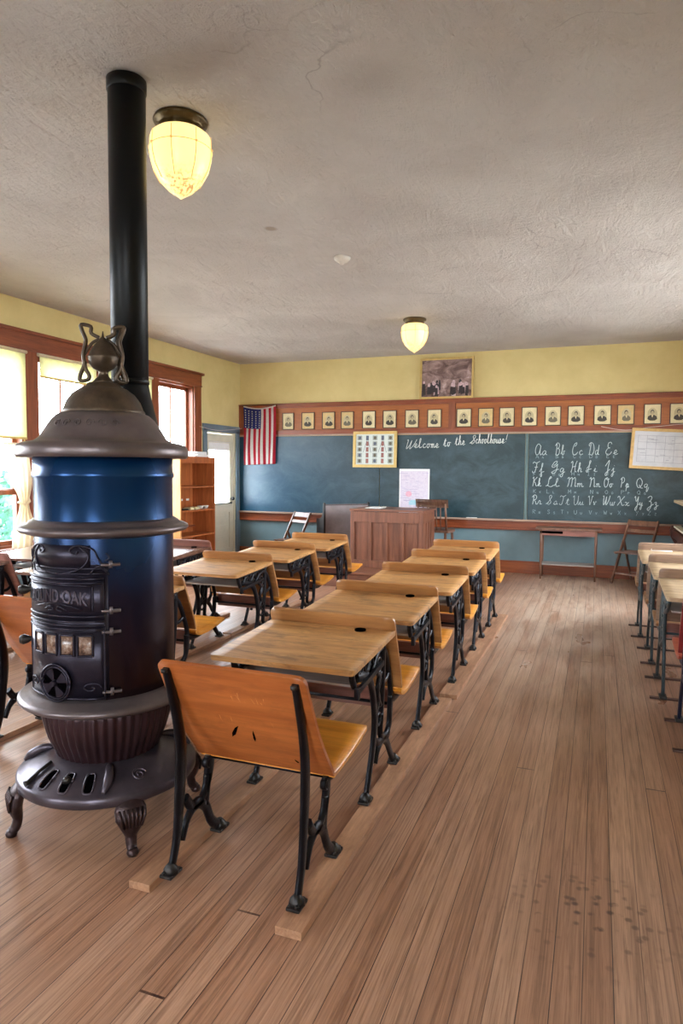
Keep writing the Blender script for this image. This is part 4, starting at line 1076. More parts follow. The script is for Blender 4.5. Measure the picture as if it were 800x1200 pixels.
for x_, nm in ((-5.025, 'left'), (-4.475, 'right')): runner(x_, 3.75, 5.4, 'floor runner under the %s feet of the desks at the window' % nm, .08)
k = 0
for (x, y, lab), w in zip(RR+[(.80, 3.96, '')], ('nearest', 'middle', 'farthest', 'maroon')):
    for dy, e in ((.0, 'front'), (.478, 'rear')):
        m = MB(); m.box((0, 0, .0055), (.80, .035, .011), bev=.002)
        o = m.obj('foot_bar', mat=M['barwood'], loc=(x+.02, y+dy, 0)); tag(o, 'dark flat foot bar under the %s feet of the %s right hand desk' % (e, w), 'foot bar', 'foot bars of the right hand desks')

# ------------------------------------------------------------------ stove
SX, SY = -1.95, 2.33
sv = empty('parlor_stove', (SX, SY, 0), 0, 'tall round cast iron heating stove with finial and flared base, left foreground', 'stove')
def ap(r, deg, z): a = R(deg); return Vector((r*math.cos(a), r*math.sin(a), z))
N_ = 96
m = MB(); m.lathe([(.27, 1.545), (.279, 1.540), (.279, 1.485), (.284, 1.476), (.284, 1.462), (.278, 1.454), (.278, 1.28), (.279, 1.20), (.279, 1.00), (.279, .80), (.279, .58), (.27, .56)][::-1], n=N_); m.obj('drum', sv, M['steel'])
m = MB(); m.lathe([(.28, 1.545), (.338, 1.540), (.345, 1.552), (.345, 1.574), (.336, 1.592), (.312, 1.602), (.275, 1.608), (.255, 1.622), (.235, 1.655), (.205, 1.700), (.185, 1.718), (.17, 1.724), (.165, 1.726)], n=N_)
dm_ = m.obj('dome', sv, M['nickel'])
m = MB()
for dg in (-70, -45, -95):
    for sg in (-1, 1):
        P = []
        for k in range(16):
            a = k/15*2.2*PI; rr_ = .004+.014*(1-k/15)
            du = rr_*math.cos(a)*sg; dz = rr_*math.sin(a)
            z = 1.675+dz; r0 = .235-(z-1.655)*.66
            P.append(ap(r0+.003, dg+sg*6+du/.22*57.3, z))
        m.tube(P, .0022, n=5)
m.obj('scroll_ornament', dm_, M['nickel'])
m = MB(); m.lathe([(.165, 1.722), (.168, 1.732), (.160, 1.742), (.148, 1.775), (.125, 1.806), (.095, 1.828), (.070, 1.838), (.066, 1.848), (.058, 1.853), (.040, 1.856)], n=64); m.obj('dome_cap', sv, M['finial'])
fin = empty('finial', (0, 0, 0)); fin.parent = sv
m = MB(); m.lathe([(.052, 1.853), (.046, 1.862), (.026, 1.885), (.020, 1.905), (.026, 1.914), (.045, 1.925), (.062, 1.948), (.068, 1.975), (.070, 1.984), (.066, 1.990), (.056, 2.015), (.038, 2.045), (.022, 2.066), (.014, 2.078), (.006, 2.086), (.002, 2.115)], n=32); m.obj('urn', fin, M['finial'])
m = MB()
vr = Vector((.767, .642, 0))
for a in (-140+90, 40+90+0, ):
    pass
for dirv in (Vector((-.80, -.60, 0)), Vector((.80, .60, 0)), Vector((.60, -.80, 0))*.0+Vector((.35, .94, 0))):
    P = [(.016, 2.082), (.05, 2.102), (.052, 2.135), (.092, 2.142), (.090, 2.115), (.075, 2.07), (.078, 2.04), (.086, 1.995), (.082, 1.955), (.076, 1.92), (.062, 1.89), (.068, 1.868), (.100, 1.862), (.102, 1.885), (.086, 1.93), (.078, 1.96)]
    m.tube(smooth_path([dirv*p[0]+Vector((0, 0, p[1])) for p in P], 4), .0095, n=8)
    P = [(.014, 2.075), (.045, 2.055), (.066, 2.02), (.083, 1.99)]
    m.tube(smooth_path([dirv*p[0]+Vector((0, 0, p[1])) for p in P], 4), .0075, n=8)
ho_ = m.obj('scroll_handles', fin, M['finial'])
for o_ in children(fin):
    for v in o_.data.vertices: v.co.z = 1.853+(v.co.z-1.853)*.82; v.co.x *= .90; v.co.y *= .90
m = MB(); m.lathe([(.27, 1.222), (.30, 1.228), (.335, 1.238), (.344, 1.248), (.342, 1.258), (.325, 1.266), (.308, 1.270), (.300, 1.280), (.282, 1.290), (.27, 1.291)], n=N_); m.obj('upper_rail', sv, M['nickel'])
m = MB(); m.lathe([(.25, .530), (.30, .530), (.345, .538), (.356, .548), (.354, .560), (.340, .570), (.318, .576), (.306, .584), (.288, .590), (.27, .592)], n=N_); m.obj('foot_rail', sv, M['nickel'])
def flute(a, r, z):
    return r*(1+.018*math.cos(a*46)) if .30 < z < .52 else r
m = MB(); m.lathe([(.18, .25), (.202, .285), (.208, .305), (.222, .34), (.243, .39), (.258, .45), (.264, .49), (.264, .533), (.2, .534)], n=46*6, fn=flute); m.obj('fluted_ash_pit', sv, M['fluted'])
m = MB(); m.lathe([(.16, .205), (.345, .198), (.362, .192), (.368, .198), (.368, .226), (.360, .236), (.350, .240), (.325, .258), (.290, .278), (.250, .296), (.215, .308), (.18, .304)], n=N_)
sk = m.obj('base_skirt', sv, M['skirt'])
# skirt draft slots and damper knobs
def skr(t): return .350-.117*t, .242+.058*t-.012*(t-.5)**2*4+.009   # r,z along slope
for dg in (-98, -81, -64):
    m = MB(); pts = []
    for q in range(24):
        a = 2*PI*q/24; cu_, su_ = math.cos(a), math.sin(a)
        cu_ = math.copysign(abs(cu_)**.55, cu_); su_ = math.copysign(abs(su_)**.55, su_)
        t = .40+.34*su_; r0, z0_ = skr(t); pts.append(ap(r0, dg+cu_*3.6, z0_))
    c0 = sum(pts, Vector())/24
    vc = m.bm.verts.new(c0+Vector((0, 0, .002))); vs = [m.bm.verts.new(p+Vector((0, 0, .002))) for p in pts]; m.mi(M['darkhole'])
    for q in range(24): m.bm.faces.new((vc, vs[q], vs[(q+1) % 24]))
    m.tube(pts+[pts[0]], .0042, M['skirt'], n=6)
    m.obj('draft_slot', sk)
m = MB(); m.lathe([(.004, 0), (.016, .002), (.018, .014), (.010, .024), (.003, .026)], ap(.305, -81, .27), 14)
m.obj('damper_knob', sk, M['ironfoot'])
m = MB(); m.tube([ap(.25, -112, .304), ap(.30, -111.5, .283), ap(.348, -111, .252), ap(.362, -111, .25)], [.007, .007, .009, .013], n=8); m.obj('damper_lever', sk, M['ironfoot'])
m = MB(); P = []
for k in range(26):
    a = k/25*3.2*PI; rr_ = .004+.028*(1-k/25); t = .42+rr_*math.sin(a)/.13; r0, z0_ = skr(t); P.append(ap(r0, -28+rr_*math.cos(a)/.3*57.3, z0_))
m.tube(P, .004, n=6); m.obj('scroll_ornament', sk, M['skirt'])
for dg in (-50, -150, 50, 150):
    m = MB(); m.tube(smooth_path([ap(.225, dg, .305), ap(.27, dg, .303), ap(.315, dg-1, .277), ap(.350, dg-4, .246)], 4), interp([.010, .017, .020, .008], 4), n=10); m.obj('cast_ridge', sk, M['skirt'])
for q, dg in enumerate((-128, -38, 52, 142)):
    m = MB(); s_ = q
    path = [(.29, .215), (.335, .205), (.362, .175), (.372, .14), (.370, .105), (.364, .070), (.372, .035), (.388, .020)]
    rad = [.030, .046, .062, .060, .042, .024, .021, .019]
    P_ = smooth_path([ap(r_, dg, z_) for r_, z_ in path], 5)
    m.tube(P_, interp([.022, .026, .030, .030, .026, .020, .020, .018], 5), n=16)
    tang = Vector((-math.sin(R(dg)), math.cos(R(dg)), 0)); wr = interp([x_/y_ for x_, y_ in zip(rad, [.022, .026, .030, .030, .026, .020, .020, .018])], 5)
    for ri in range(len(P_)):
        for vi in range(16):
            v = m.bm.verts[:][ri*16+vi] if False else None
    m.bm.verts.ensure_lookup_table()
    for ri, p in enumerate(P_):
        for vi in range(16):
            v = m.bm.verts[ri*16+vi]; d_ = (v.co-p).dot(tang); v.co += tang*d_*(wr[ri]-1)
    for k in range(-3, 4): m.tube([ap(.388, dg+k*2.4, .185), ap(.403, dg+k*2.2, .155), ap(.398, dg+k*1.6, .115)], .0055, n=6)
    m.lathe([(.003, 0), (.02, .001), (.024, .012), (.018, .026), (.004, .03)], ap(.388, dg, 0), 14)
    m.obj('leg', sv, M['leg_iron'])
# cast door front on the drum, facing the aisle end of the room (towards -Y)
DF = empty('door_front', (0, 0, 0)); DF.parent = sv
def cyl_patch(m, a0, a1, z0, z1, r, th, mat=None, na=24):
    def P_(a, z, rr_): return ap(rr_, a, z)
    fs = []
    ring_ = []
    for k in range(na+1):
        a = a0+(a1-a0)*k/na
        ring_.append([m.bm.verts.new(P_(a, z0, r)), m.bm.verts.new(P_(a, z0, r+th)), m.bm.verts.new(P_(a, z1, r+th)), m.bm.verts.new(P_(a, z1, r))])
    for k in range(na):
        for q in range(4):
            f = m.bm.faces.new((ring_[k][q], ring_[k+1][q], ring_[k+1][(q+1) % 4], ring_[k][(q+1) % 4])); f.smooth = q == 1; fs.append(f)
    fs.append(m.bm.faces.new(ring_[0])); fs.append(m.bm.faces.new(list(reversed(ring_[-1]))))
    i = m.mi(mat)
    for f in fs: f.material_index = i
    bmesh.ops.recalc_face_normals(m.bm, faces=fs)
def cyl_line(m, pts, r, w, mat=None, n=6, sm=5):
    P = smooth_path([(p[0], p[1], 0) for p in pts], sm) if len(pts) > 2 else [Vector((p[0], p[1], 0)) for p in pts]
    if len(pts) == 2:
        P = [P[0].lerp(P[1], k/10) for k in range(11)]
    m.tube([ap(r, p.x, p.y) for p in P], w, mat, n=n)
RD = .279
# surround plate
m = MB()
cyl_patch(m, -134, -49, .598, 1.125, RD-.004, .007, M['casting'])
# crest above the door: oval with scrolls
cyl_patch(m, -120, -62, 1.115, 1.20, RD-.004, .010, M['casting'])
for z_ in (1.09, 1.11): cyl_line(m, [(-134, z_), (-48, z_)], RD+.003, .005, M['casting'])
for sg in (-1, 1):
    cyl_line(m, [(-90+sg*40, 1.10), (-90+sg*34, 1.15), (-90+sg*30, 1.185), (-90+sg*20, 1.20), (-90+sg*14, 1.19), (-90+sg*13, 1.175), (-90+sg*17, 1.168), (-90+sg*19, 1.178)], RD+.008, .0035, M['casting'])
    cyl_line(m, [(-90+sg*20, 1.195), (-90+sg*27, 1.16), (-90+sg*22, 1.115), (-90+sg*8, 1.092), (-90, 1.09)], RD+.008, .0035, M['casting'])
    cyl_line(m, [(-90+sg*42, 1.085), (-90+sg*34, 1.12), (-90+sg*28, 1.09)], RD+.008, .003, M['casting'])
    cyl_line(m, [(-90+sg*40, 1.17), (-90+sg*42, 1.15), (-90+sg*39, 1.14)], RD+.008, .003, M['casting'])
m.obj('door_surround', DF)
# feed door with the lettering
fd = MB(); cyl_patch(fd, -128, -52, .905, 1.072, RD+.003, .012, M['casting'])
for z in (.905, 1.072, 1.055, .925): cyl_line(fd, [(-128, z), (-52, z)], RD+.016, .0045, M['casting'])
cyl_patch(fd, -121, -60, .945, 1.045, RD+.013, .004, M['casting'])
cyl_line(fd, [(-60, .945), (-60, 1.045)], RD+.018, .004, M['casting']); cyl_line(fd, [(-120, 1.045), (-100, 1.05), (-60, 1.045)], RD+.018, .0035, M['casting'])
cyl_line(fd, [(-112, .955), (-90, .975), (-68, .955)], RD+.018, .003, M['casting'])
for sg in (-1, 1): cyl_line(fd, [(-90+sg*10, .95), (-90+sg*4, .963), (-90+sg*2, .95), (-90+sg*6, .945)], RD+.018, .003, M['casting'])
fdo = fd.obj('feed_door', DF)
def text_mesh(body, size):
    cu = bpy.data.curves.new('lettering', 'FONT'); cu.body = body; cu.size = size; cu.extrude = .004; cu.align_x = 'CENTER'; cu.offset = .0016
    to = bpy.data.objects.new('lettering_src', cu); COL.objects.link(to)
    dg = bpy.context.evaluated_depsgraph_get(); dg.update(); me = bpy.data.meshes.new_from_object(to.evaluated_get(dg))
    bpy.data.objects.remove(to); bpy.data.curves.remove(cu); return me
me = text_mesh('ROUND OAK', .085)
xs_ = [v.co.x for v in me.vertices]; wx = max(xs_)-min(xs_)
for v in me.vertices:
    x, y, z = v.co; u = x/wx*2
    ang = -91+x/wx*54; zz = .970+y*.80+(1-u*u)*.012
    v.co = ap(RD+.0175+z*.9, ang, zz)
me.materials.append(M['lettermetal']); lo = bpy.data.objects.new('door_lettering', me); COL.objects.link(lo); lo.parent = fdo; lo.data.name = 'door_lettering'
# ash door: mica panes and draft wheel
ad_ = MB(); cyl_patch(ad_, -128, -52, .602, .890, RD+.003, .012, M['casting'])
for z in (.602, .890, .875): cyl_line(ad_, [(-128, z), (-52, z)], RD+.016, .0045, M['casting'])
for a in (-128, -52): cyl_line(ad_, [(a, .602), (a, .89)], RD+.014, .005, M['casting'])
cyl_line(ad_, [(-124, .87), (-108, .868), (-90, .872), (-72, .868), (-56, .87)], RD+.016, .003, M['casting'])
for sg in (-1, 1):
    P_ = [(-90+sg*(28+8*math.cos(k/14*2.4*PI)*(1-k/16)), .645+.022*math.sin(k/14*2.4*PI)*(1-k/16)) for k in range(15)]
    cyl_line(ad_, P_, RD+.016, .003, M['casting'], sm=2)
ado = ad_.obj('ash_door', DF)
for a in (-109, -94.5, -80, -66):
    p = MB(); cyl_patch(p, a-5.2, a+5.2, .775, .848, RD+.012, .005, M['mica'], 6)
    for aa in (a-5.6, a+5.6): cyl_line(p, [(aa, .772), (aa, .852)], RD+.018, .0045, M['casting'])
    for zz in (.772, .852): cyl_line(p, [(aa-11.2, zz), (aa, zz)], RD+.018, .0045, M['casting'])
    p.obj('mica_window', ado)
# round draft damper, four dark openings between spokes
def to_door(m, ang, zc, r0):
    rot = Matrix.Rotation(R(ang+90), 4, 'Z')
    for v in m.bm.verts:
        p = Vector((v.co.x, -r0-v.co.y, v.co.z+zc)); v.co = rot @ p
dw_ = MB()
def ydisc(m, r, y0, y1, mat, n=36, hole=0): m.poly_prism(ellipse(0, 0, r, r, n), 'Y', y0, y1, m=mat)
ydisc(dw_, .066, -.01, .008, M['casting']); ydisc(dw_, .056, .004, .010, M['darkhole'])
for k in range(4):
    a0 = R(45+90*k-22); a1 = R(45+90*k+22)
    pts = [(0, 0)]+[(.057*math.cos(a0+(a1-a0)*q/6), .057*math.sin(a0+(a1-a0)*q/6)) for q in range(7)]
    dw_.poly_prism([(p[0]*math.cos(R(-15))-p[1]*math.sin(R(-15)), p[0]*math.sin(R(-15))+p[1]*math.cos(R(-15))) for p in pts], 'Y', .006, .014+.0003*k, m=M['casting'])
for r_ in (.062, .072): dw_.tube([(r_*math.cos(2*PI*k/36), .010, r_*math.sin(2*PI*k/36)) for k in range(37)], .0045, M['casting'], n=6)
dw_.tube([(0, .0, 0), (0, .03, 0)], [.014, .010], M['casting'], n=10); dw_.tube([(-.05, .012, .012), (-.05, .030, .012)], .006, M['casting'], n=8)
to_door(dw_, -90, .662, RD+.012); dw_.obj('draft_wheel', ado)
# hinges at the right side and latches with coil handles at the left
for z in (1.125, .945, .862, .625):
    m = MB(); cyl_line(m, [(-54, z), (-40, z)], RD+.012, .007, sm=2); m.tube([ap(RD+.014, -47, z-.012), ap(RD+.014, -47, z+.016)], .007, n=8); m.obj('hinge', DF, M['nickel'])
for z in (1.005, .80):
    m = MB(); a = -131
    P = [ap(RD, a, z), ap(RD+.018, a-1, z), ap(RD+.032, a-2, z-.002), ap(RD+.046, a-3, z-.003), ap(RD+.060, a-3.5, z-.003)]
    m.tube(smooth_path(P, 4), interp([.011, .010, .017, .022, .015], 4), n=10); m.box(ap(RD+.005, a, z-.012), (.02, .02, .05), bev=.004); m.obj('latch_handle', DF, M['ironfoot'])
# flue pipe
pipe = empty('stove_pipe', (-2.03, 2.607, 0), 0, 'straight black stove pipe rising from the stove to the ceiling', 'stove pipe')
m = MB(); m.lathe([(.078, 1.879), (.083, 1.881), (.083, 3.235), (.079, 3.236)], n=48); m.lathe([(.083, 1.885), (.0865, 1.887), (.0865, 1.902), (.083, 1.904)], n=48); m.lathe([(.083, 3.18), (.0875, 3.185), (.0875, 3.232), (.083, 3.236)], n=48); m.obj('pipe_section', pipe, M['pipe'])
m = MB(); m.tube(smooth_path([(-2.03-SX, 2.607-SY, 1.878), (-2.024-SX, 2.607-SY, 1.81), (-2.0-SX, 2.592-SY, 1.70), (-1.975-SX, 2.577-SY, 1.60)], 5), interp([.082, .090, .105, .120], 5), n=36); m.obj('flue_boot', sv, M['pipe'])

# ------------------------------------------------------------------ ceiling things
for k, (x, y, lab) in enumerate(((-2.01, 3.0, 'lit cream acorn glass ceiling lamp beside the stove pipe'), (-2.035, 7.76, 'lit cream acorn glass ceiling lamp farther back, near the blackboard wall'))):
    l = empty('ceiling_lamp', (x, y, HC), 0, lab, 'lamp', 'ceiling lamps')
    m = MB(); m.lathe([(.132, -.002), (.136, -.012), (.130, -.022), (.112, -.030), (.108, -.045), (.112, -.058), (.100, -.064)][::-1], n=48); m.obj('lamp_mount', l, M['brass'])
    m = MB(); m.lathe([(.003, -.388), (.010, -.382), (.022, -.374), (.060, -.350), (.105, -.305), (.138, -.245), (.152, -.190), (.154, -.160), (.156, -.157), (.156, -.150), (.153, -.146), (.152, -.105), (.146, -.085), (.125, -.068), (.10, -.058)], n=64); gl = m.obj('glass_globe', l, M['globe'])
    m = MB()
    for q in range(8):
        a = 2*PI*q/8+.3
        m.tube([Vector((r_*math.cos(a), r_*math.sin(a), z_)) for r_, z_ in ((.153, -.088), (.156, -.15), (.153, -.195), (.139, -.248), (.106, -.308))], .0022, n=5)
        c_p = Vector((.158*math.cos(a), .158*math.sin(a), -.153)); m.lathe([(.001, -.006), (.007, -.003), (.007, .003), (.001, .006)], c_p, 8)
    m.tube([(.1565*math.cos(2*PI*q/48), .1565*math.sin(2*PI*q/48), -.153) for q in range(49)], .0022, n=5)
    if k == 0:
        rm = plain('amber_glass_rib', (220, 184, 110), .4); rb_ = [n_ for n_ in rm.node_tree.nodes if n_.type == 'BSDF_PRINCIPLED'][0]
        rb_.inputs['Emission Color'].default_value = lin((236, 190, 110)); rb_.inputs['Emission Strength'].default_value = .32
    m.obj('moulded_rib', gl, rm)
m = MB(); m.lathe([(.004, -.062), (.020, -.060), (.026, -.045), (.045, -.038), (.066, -.022), (.070, -.008), (.070, -.001)], n=32)
o = m.obj('smoke_detector', mat=M['offwhite'], loc=(-2.02, 5.33, HC)); tag(o, 'small round off white smoke detector on the ceiling', 'smoke detector')

# ------------------------------------------------------------------ shades and curtains at the left windows
def shade(yc, z_bot, label, x=XL+.035):
    r_ = empty('roller_shade', (x, yc, Z1), 0, label, 'window shade', 'roller shades')
    m = MB(); m.tube([(0, -OPW/2-.02, -.02), (0, OPW/2+.02, -.02)], .018, n=14); m.obj('roller', r_, M['curtain'])
    L_ = Z1-z_bot
    m = MB(); m.grid(lambda u, v: (.004+.002*math.sin(u*9), -OPW/2+OPW*u, -.02-(L_-.02)*v), 10, 8, thick=.0015); m.obj('shade_cloth', r_, M['shade'])
    m = MB(); m.box((.006, 0, -L_), (.012, OPW, .022), bev=.004); m.obj('hem_bar', r_, M['gold'])
shade(centers[3], 1.80, 'cream roller shade at the left edge, drawn to half height')
shade(centers[2], 2.47, 'short cream roller shade behind the stove finial')
shade(centers[1], 2.15, 'cream roller shade half hidden by the stove pipe')
ct = empty('tied_curtain', (XL+.06, 5.40, 1.74), 0, 'cream curtain tied back at the waist beside the left edge window', 'curtain')
def ctn(u, v):
    # width narrows at the tie (v~.55), folds across
    w = .30-.20*math.exp(-((v-.56)/.16)**2)+.02*v; sh_ = .06*(1-math.exp(-((v-.56)/.25)**2))*(-1 if v < .56 else 0)
    return (.02+.02*math.sin(u*26+v*2)*(.5+.5*v), (u-.5)*w+sh_+.03*math.sin(v*3), -1.12*v)
m = MB(); m.grid(ctn, 60, 30, thick=.002); m.obj('curtain_cloth', ct, M['curtain'])
m = MB(); m.tube([(.045, -.07, -.60), (.055, .01, -.635), (.04, .09, -.60), (-.03, .14, -.57)], .012, n=8); m.obj('tie_band', ct, M['curtain'])
m = MB(); m.tube([(0, -.82, 0), (0, .30, 0)], .008, n=10); m.lathe([(.002, 0), (.014, .004), (.014, .02), (.002, .024)], (0, .30, -.012), 10)
m.box((-.03, .28, 0), (.06, .012, .012)); m.obj('curtain_rod', ct, M['offwhite'])

# ------------------------------------------------------------------ platform and things at the front
PZ = .20
m = MB(); m.box(((-3.975-1.62)/2, (8.02+YB-.026)/2, PZ/2), (3.975-1.62, YB-.026-8.02, PZ-.001), m=M['teacherx'], bev=.006)
m.box(((-3.99-1.62)/2, 8.012, PZ-.014), (2.39, .03, .028), m=M['teacherx'], bev=.008)
o = m.obj('teacher_platform'); tag(o, 'low dark wooden platform under the teacher desk', 'platform')
td = empty('teacher_desk', (-2.57, 8.47, PZ), 0, 'reddish brown panelled teacher desk on the platform before the blackboard', 'desk')
w, dp, h = .985, .66, .775
m = MB(); m.box((0, dp/2, h-.012), (w+.03, dp+.02, .026), bev=.006); m.obj('desktop', td, M['teacherx'])
m = MB(); m.box((0, .030, (h-.02)/2), (w-.06, .010, h-.04))
for k in range(1, 4): m.box((-w/2+.05+(w-.10)*k/4, .010, .345), (.040, .026, .60), bev=.004)
m.box((0, .008, .675), (w-.09, .030, .14), bev=.004); m.box((0, .008, .05), (w-.09, .030, .10), bev=.004)
m.obj('front_panel', td, M['teacher'])
for s in (-1, 1):
    m = MB(); m.box((s*(w/2-.012), dp/2, h/2-.012), (.016, dp-.09, h-.03), bev=.002)
    for yy in (.19, .33, .47): m.box((s*(w/2-.002), yy, .345), (.014, .02, .56), bev=.002)
    m.box((s*(w/2-.004), dp/2, .67), (.016, dp-.1, .13)); m.obj('side_panel', td, M['teacher'])
for sx in (-1, 1):
    for yy in (.022, dp-.03):
        m = MB(); m.box((sx*(w/2-.025), yy, h/2-.012), (.056, .05, h-.026), bev=.005); m.obj('corner_post', td, M['teacher'])
# papers lying on the desk
m = MB(); m.box((0, 0, .004), (.21, .28, .008)); m.box((.03, .02, .010), (.20, .26, .004), rot=Matrix.Rotation(.2, 3, 'Z').to_euler())
o = m.obj('paper_stack', mat=M['white'], loc=(-2.82, 8.80, PZ+h+.0015)); tag(o, 'white papers lying on the left of the teacher desk', 'papers')
# teacher chair behind the desk
def round_leg(m, a, b, r0, r1, n=10): m.tube([Vector(a).lerp(Vector(b), t) for t in (0, .5, 1)], [r0, (r0+r1)/2*1.15, r1], n=n)
tc = empty('teacher_chair', (-2.12, 9.48, PZ+.003), R(175), 'brown slat back armless chair behind the teacher desk, broad curved top rail', 'chair')
m = MB(); m.poly_prism([(-.21, -.20), (.21, -.20), (.235, -.05), (.22, .19), (-.22, .19), (-.235, -.05)], 'Z', .42, .455); m.obj('seat', tc, M['chairwood'])
for sx in (-1, 1):
    m = MB(); round_leg(m, (sx*.17, -.16, .42), (sx*.21, -.21, 0), .019, .015); m.obj('leg', tc, M['chairwood'])
    m = MB(); round_leg(m, (sx*.17, .15, .42), (sx*.20, .23, 0), .019, .015); m.obj('leg', tc, M['chairwood'])
    m = MB(); m.tube([(sx*.19, .17, .45), (sx*.195, .22, .65), (sx*.20, .27, .83)], [.017, .015, .012], n=10); m.obj('back_post', tc, M['chairwood'])
m = MB()
for k in range(5):
    x = -.12+.06*k; m.tube([(x*.9, .175, .45), (x, .225, .65), (x*1.05, .255, .81)], .009, n=8)
m.obj('back_spindles', tc, M['chairwood'])
m = MB(); m.grid(lambda u, v: ((u-.5)*.47, .235+.03*v+.05*(1-4*(u-.5)**2), .775+.115*v), 14, 3, thick=.02); m.obj('top_rail', tc, M['chairwood'])
m = MB(); round_leg(m, (-.19, -.18, .2), (.19, -.18, .2), .01, .01); round_leg(m, (-.185, .19, .2), (.185, .19, .2), .01, .01); m.obj('stretcher', tc, M['chairwood'])
# short dark bench seen from behind
pw = empty('bench', (-3.50, 9.42, PZ), R(45), 'dark high backed bench with scrolled end, left of the teacher desk', 'bench')
bh = .80
m = MB(); m.box((.03, 0, .44), (.70, .02, .66), bev=.003); m.obj('back_panel', pw, M['darkgrey'])
prof = [(-.015, 0), (-.015, bh-.04), (-.02, bh), (.012, bh+.01), (.03, bh-.05), (.045, bh-.16), (.08, bh-.21), (.14, bh-.23), (.25, bh-.235), (.27, bh-.26), (.26, .35), (.30, .30), (.30, 0)]
for sx in (-1, 1):
    m = MB(); m.poly_prism(prof, 'X', .03+sx*.36-.014, .03+sx*.36+.014); m.obj('end_panel', pw, M['pew'])
m = MB(); m.box((.03, .145, .40), (.69, .28, .024), bev=.004); m.obj('seat', pw, M['dark'])
m = MB(); m.box((.03, .0, .775), (.70, .03, .022), bev=.004); m.obj('top_rail', pw, M['dark'])
# folding chairs
def folding_chair(loc, rz, label):
    f = empty('folding_chair', loc, rz, label, 'chair', 'folding chairs'); W2 = .205
    for sx in (-1, 1):   # long side rails lean back from floor to top
        m = MB(); a = Vector((sx*W2, -.28, .012)); b = Vector((sx*W2*.96, .14, .84)); mid = (a+b)/2
        L_ = (b-a).length; q = (b-a).to_track_quat('Z', 'Y'); m.box(mid, (.022, .036, L_), rot=q.to_euler(), bev=.004); m.obj('long_leg', f, M['chairwood'])
        m = MB(); a = Vector((sx*(W2-.026), .20, .012)); b = Vector((sx*(W2-.026), -.03, .56)); mid = (a+b)/2; L_ = (b-a).length; q = (b-a).to_track_quat('Z', 'Y'); m.box(mid, (.020, .032, L_), rot=q.to_euler(), bev=.004); m.obj('short_leg', f, M['chairwood'])
    def on(z): t = (z-.012)/.828; return -.28+.42*t
    for z, hh in ((.80, .075), (.70, .045)):
        m = MB(); m.box((0, on(z), z), (2*W2-.02, .014, hh), rot=Matrix.Rotation(R(-27), 3, 'X').to_euler(), bev=.003); m.obj('back_slat', f, M['chairwood'])
    m = MB()
    for k in range(6): m.box((0, -.24+.068*k, .425), (2*W2-.02, .054, .013), bev=.003)
    m.box((-W2+.03, -.06, .412), (.02, .40, .016)); m.box((W2-.03, -.06, .412), (.02, .40, .016)); m.obj('seat', f, M['chairwood'])
    m = MB(); m.box((0, on(.14), .14), (2*W2-.02, .016, .026), bev=.003); m.box((0, .155, .12), (2*W2-.07, .016, .026), bev=.003); m.obj('stretcher', f, M['chairwood'])
    return f
f1 = folding_chair((.53, 9.79, 0), R(-30), 'brown slatted folding chair by the right end of the blackboard')
f2 = folding_chair((-4.275, 9.36, 0), R(-30), 'brown slatted folding chair between the door and the dark bench')
# narrow side table below the blackboard
tb = empty('side_table', (-.35, 9.86, 0), R(0), 'narrow brown wooden table with lower shelf against the wainscot', 'table')
m = MB(); m.box((0, 0, .70), (.86, .36, .026), bev=.006); m.obj('tabletop', tb, M['chairwood'])
m = MB(); m.box((0, -.15, .648), (.74, .018, .078), bev=.003); m.box((0, .15, .648), (.74, .018, .078)); m.box((-.36, 0, .648), (.018, .28, .078)); m.box((.36, 0, .648), (.018, .28, .078)); m.obj('apron', tb, M['rail'])
m = MB(); m.box((-.22, -.161, .655), (.30, .006, .032)); m.obj('slot', tb, M['darkhole'])
for sx in (-1, 1):
    for sy in (-1, 1):
        m = MB(); m.tube([(sx*.355, sy*.145, .69), (sx*.355, sy*.145, .5), (sx*.355, sy*.145, .2), (sx*.355, sy*.145, 0)], [.020, .019, .016, .012], n=10); m.obj('leg', tb, M['chairwood'])
m = MB(); m.box((0, 0, .205), (.70, .30, .016), bev=.003); m.obj('lower_shelf', tb, M['shelf'])

# reed organ by the right wall
og = empty('reed_organ', (.92, 8.30, 0), 0, 'dark walnut reed organ with ivory keys, cut by the right edge', 'organ')
LO = 1.45
prof = [(0.06, 0), (.04, .10), (.06, .30), (.05, .55), (-.01, .66), (-.02, .74), (.0, .80), (.05, .80), (.22, .80), (.25, .93), (.20, 1.0), (.14, 1.06), (.16, 1.09), (.62, 1.09), (.62, 0)]
for yy in (0, LO-.03):
    m = MB(); m.poly_prism(prof, 'Y', yy, yy+.03); m.obj('side_cheek', og, M['organ'])
m = MB(); m.box((.34, LO/2, .40), (.54, LO-.06, .76)); m.box((.42, LO/2, .93), (.36, LO-.06, .30)); m.box((.10, LO/2, .70), (.18, LO-.06, .10), bev=.01); m.obj('case', og, M['organ'])
m = MB(); m.box((.35, LO/2, 1.115), (.66, LO+.08, .035), bev=.008); m.obj('top_board', og, plain('pale_dusty_top', (170, 150, 120), .5))
m = MB(); m.box((.10, LO/2, .792), (.16, LO-.14, .022), m=M['ivory'], bev=.002)
for k in range(42):
    if k % 7 in (0, 1, 3, 4, 5): m.box((.145, .10+k*(LO-.2)/42+.03, .808), (.085, .012, .012), m=M['black'])
m.obj('keyboard', og)

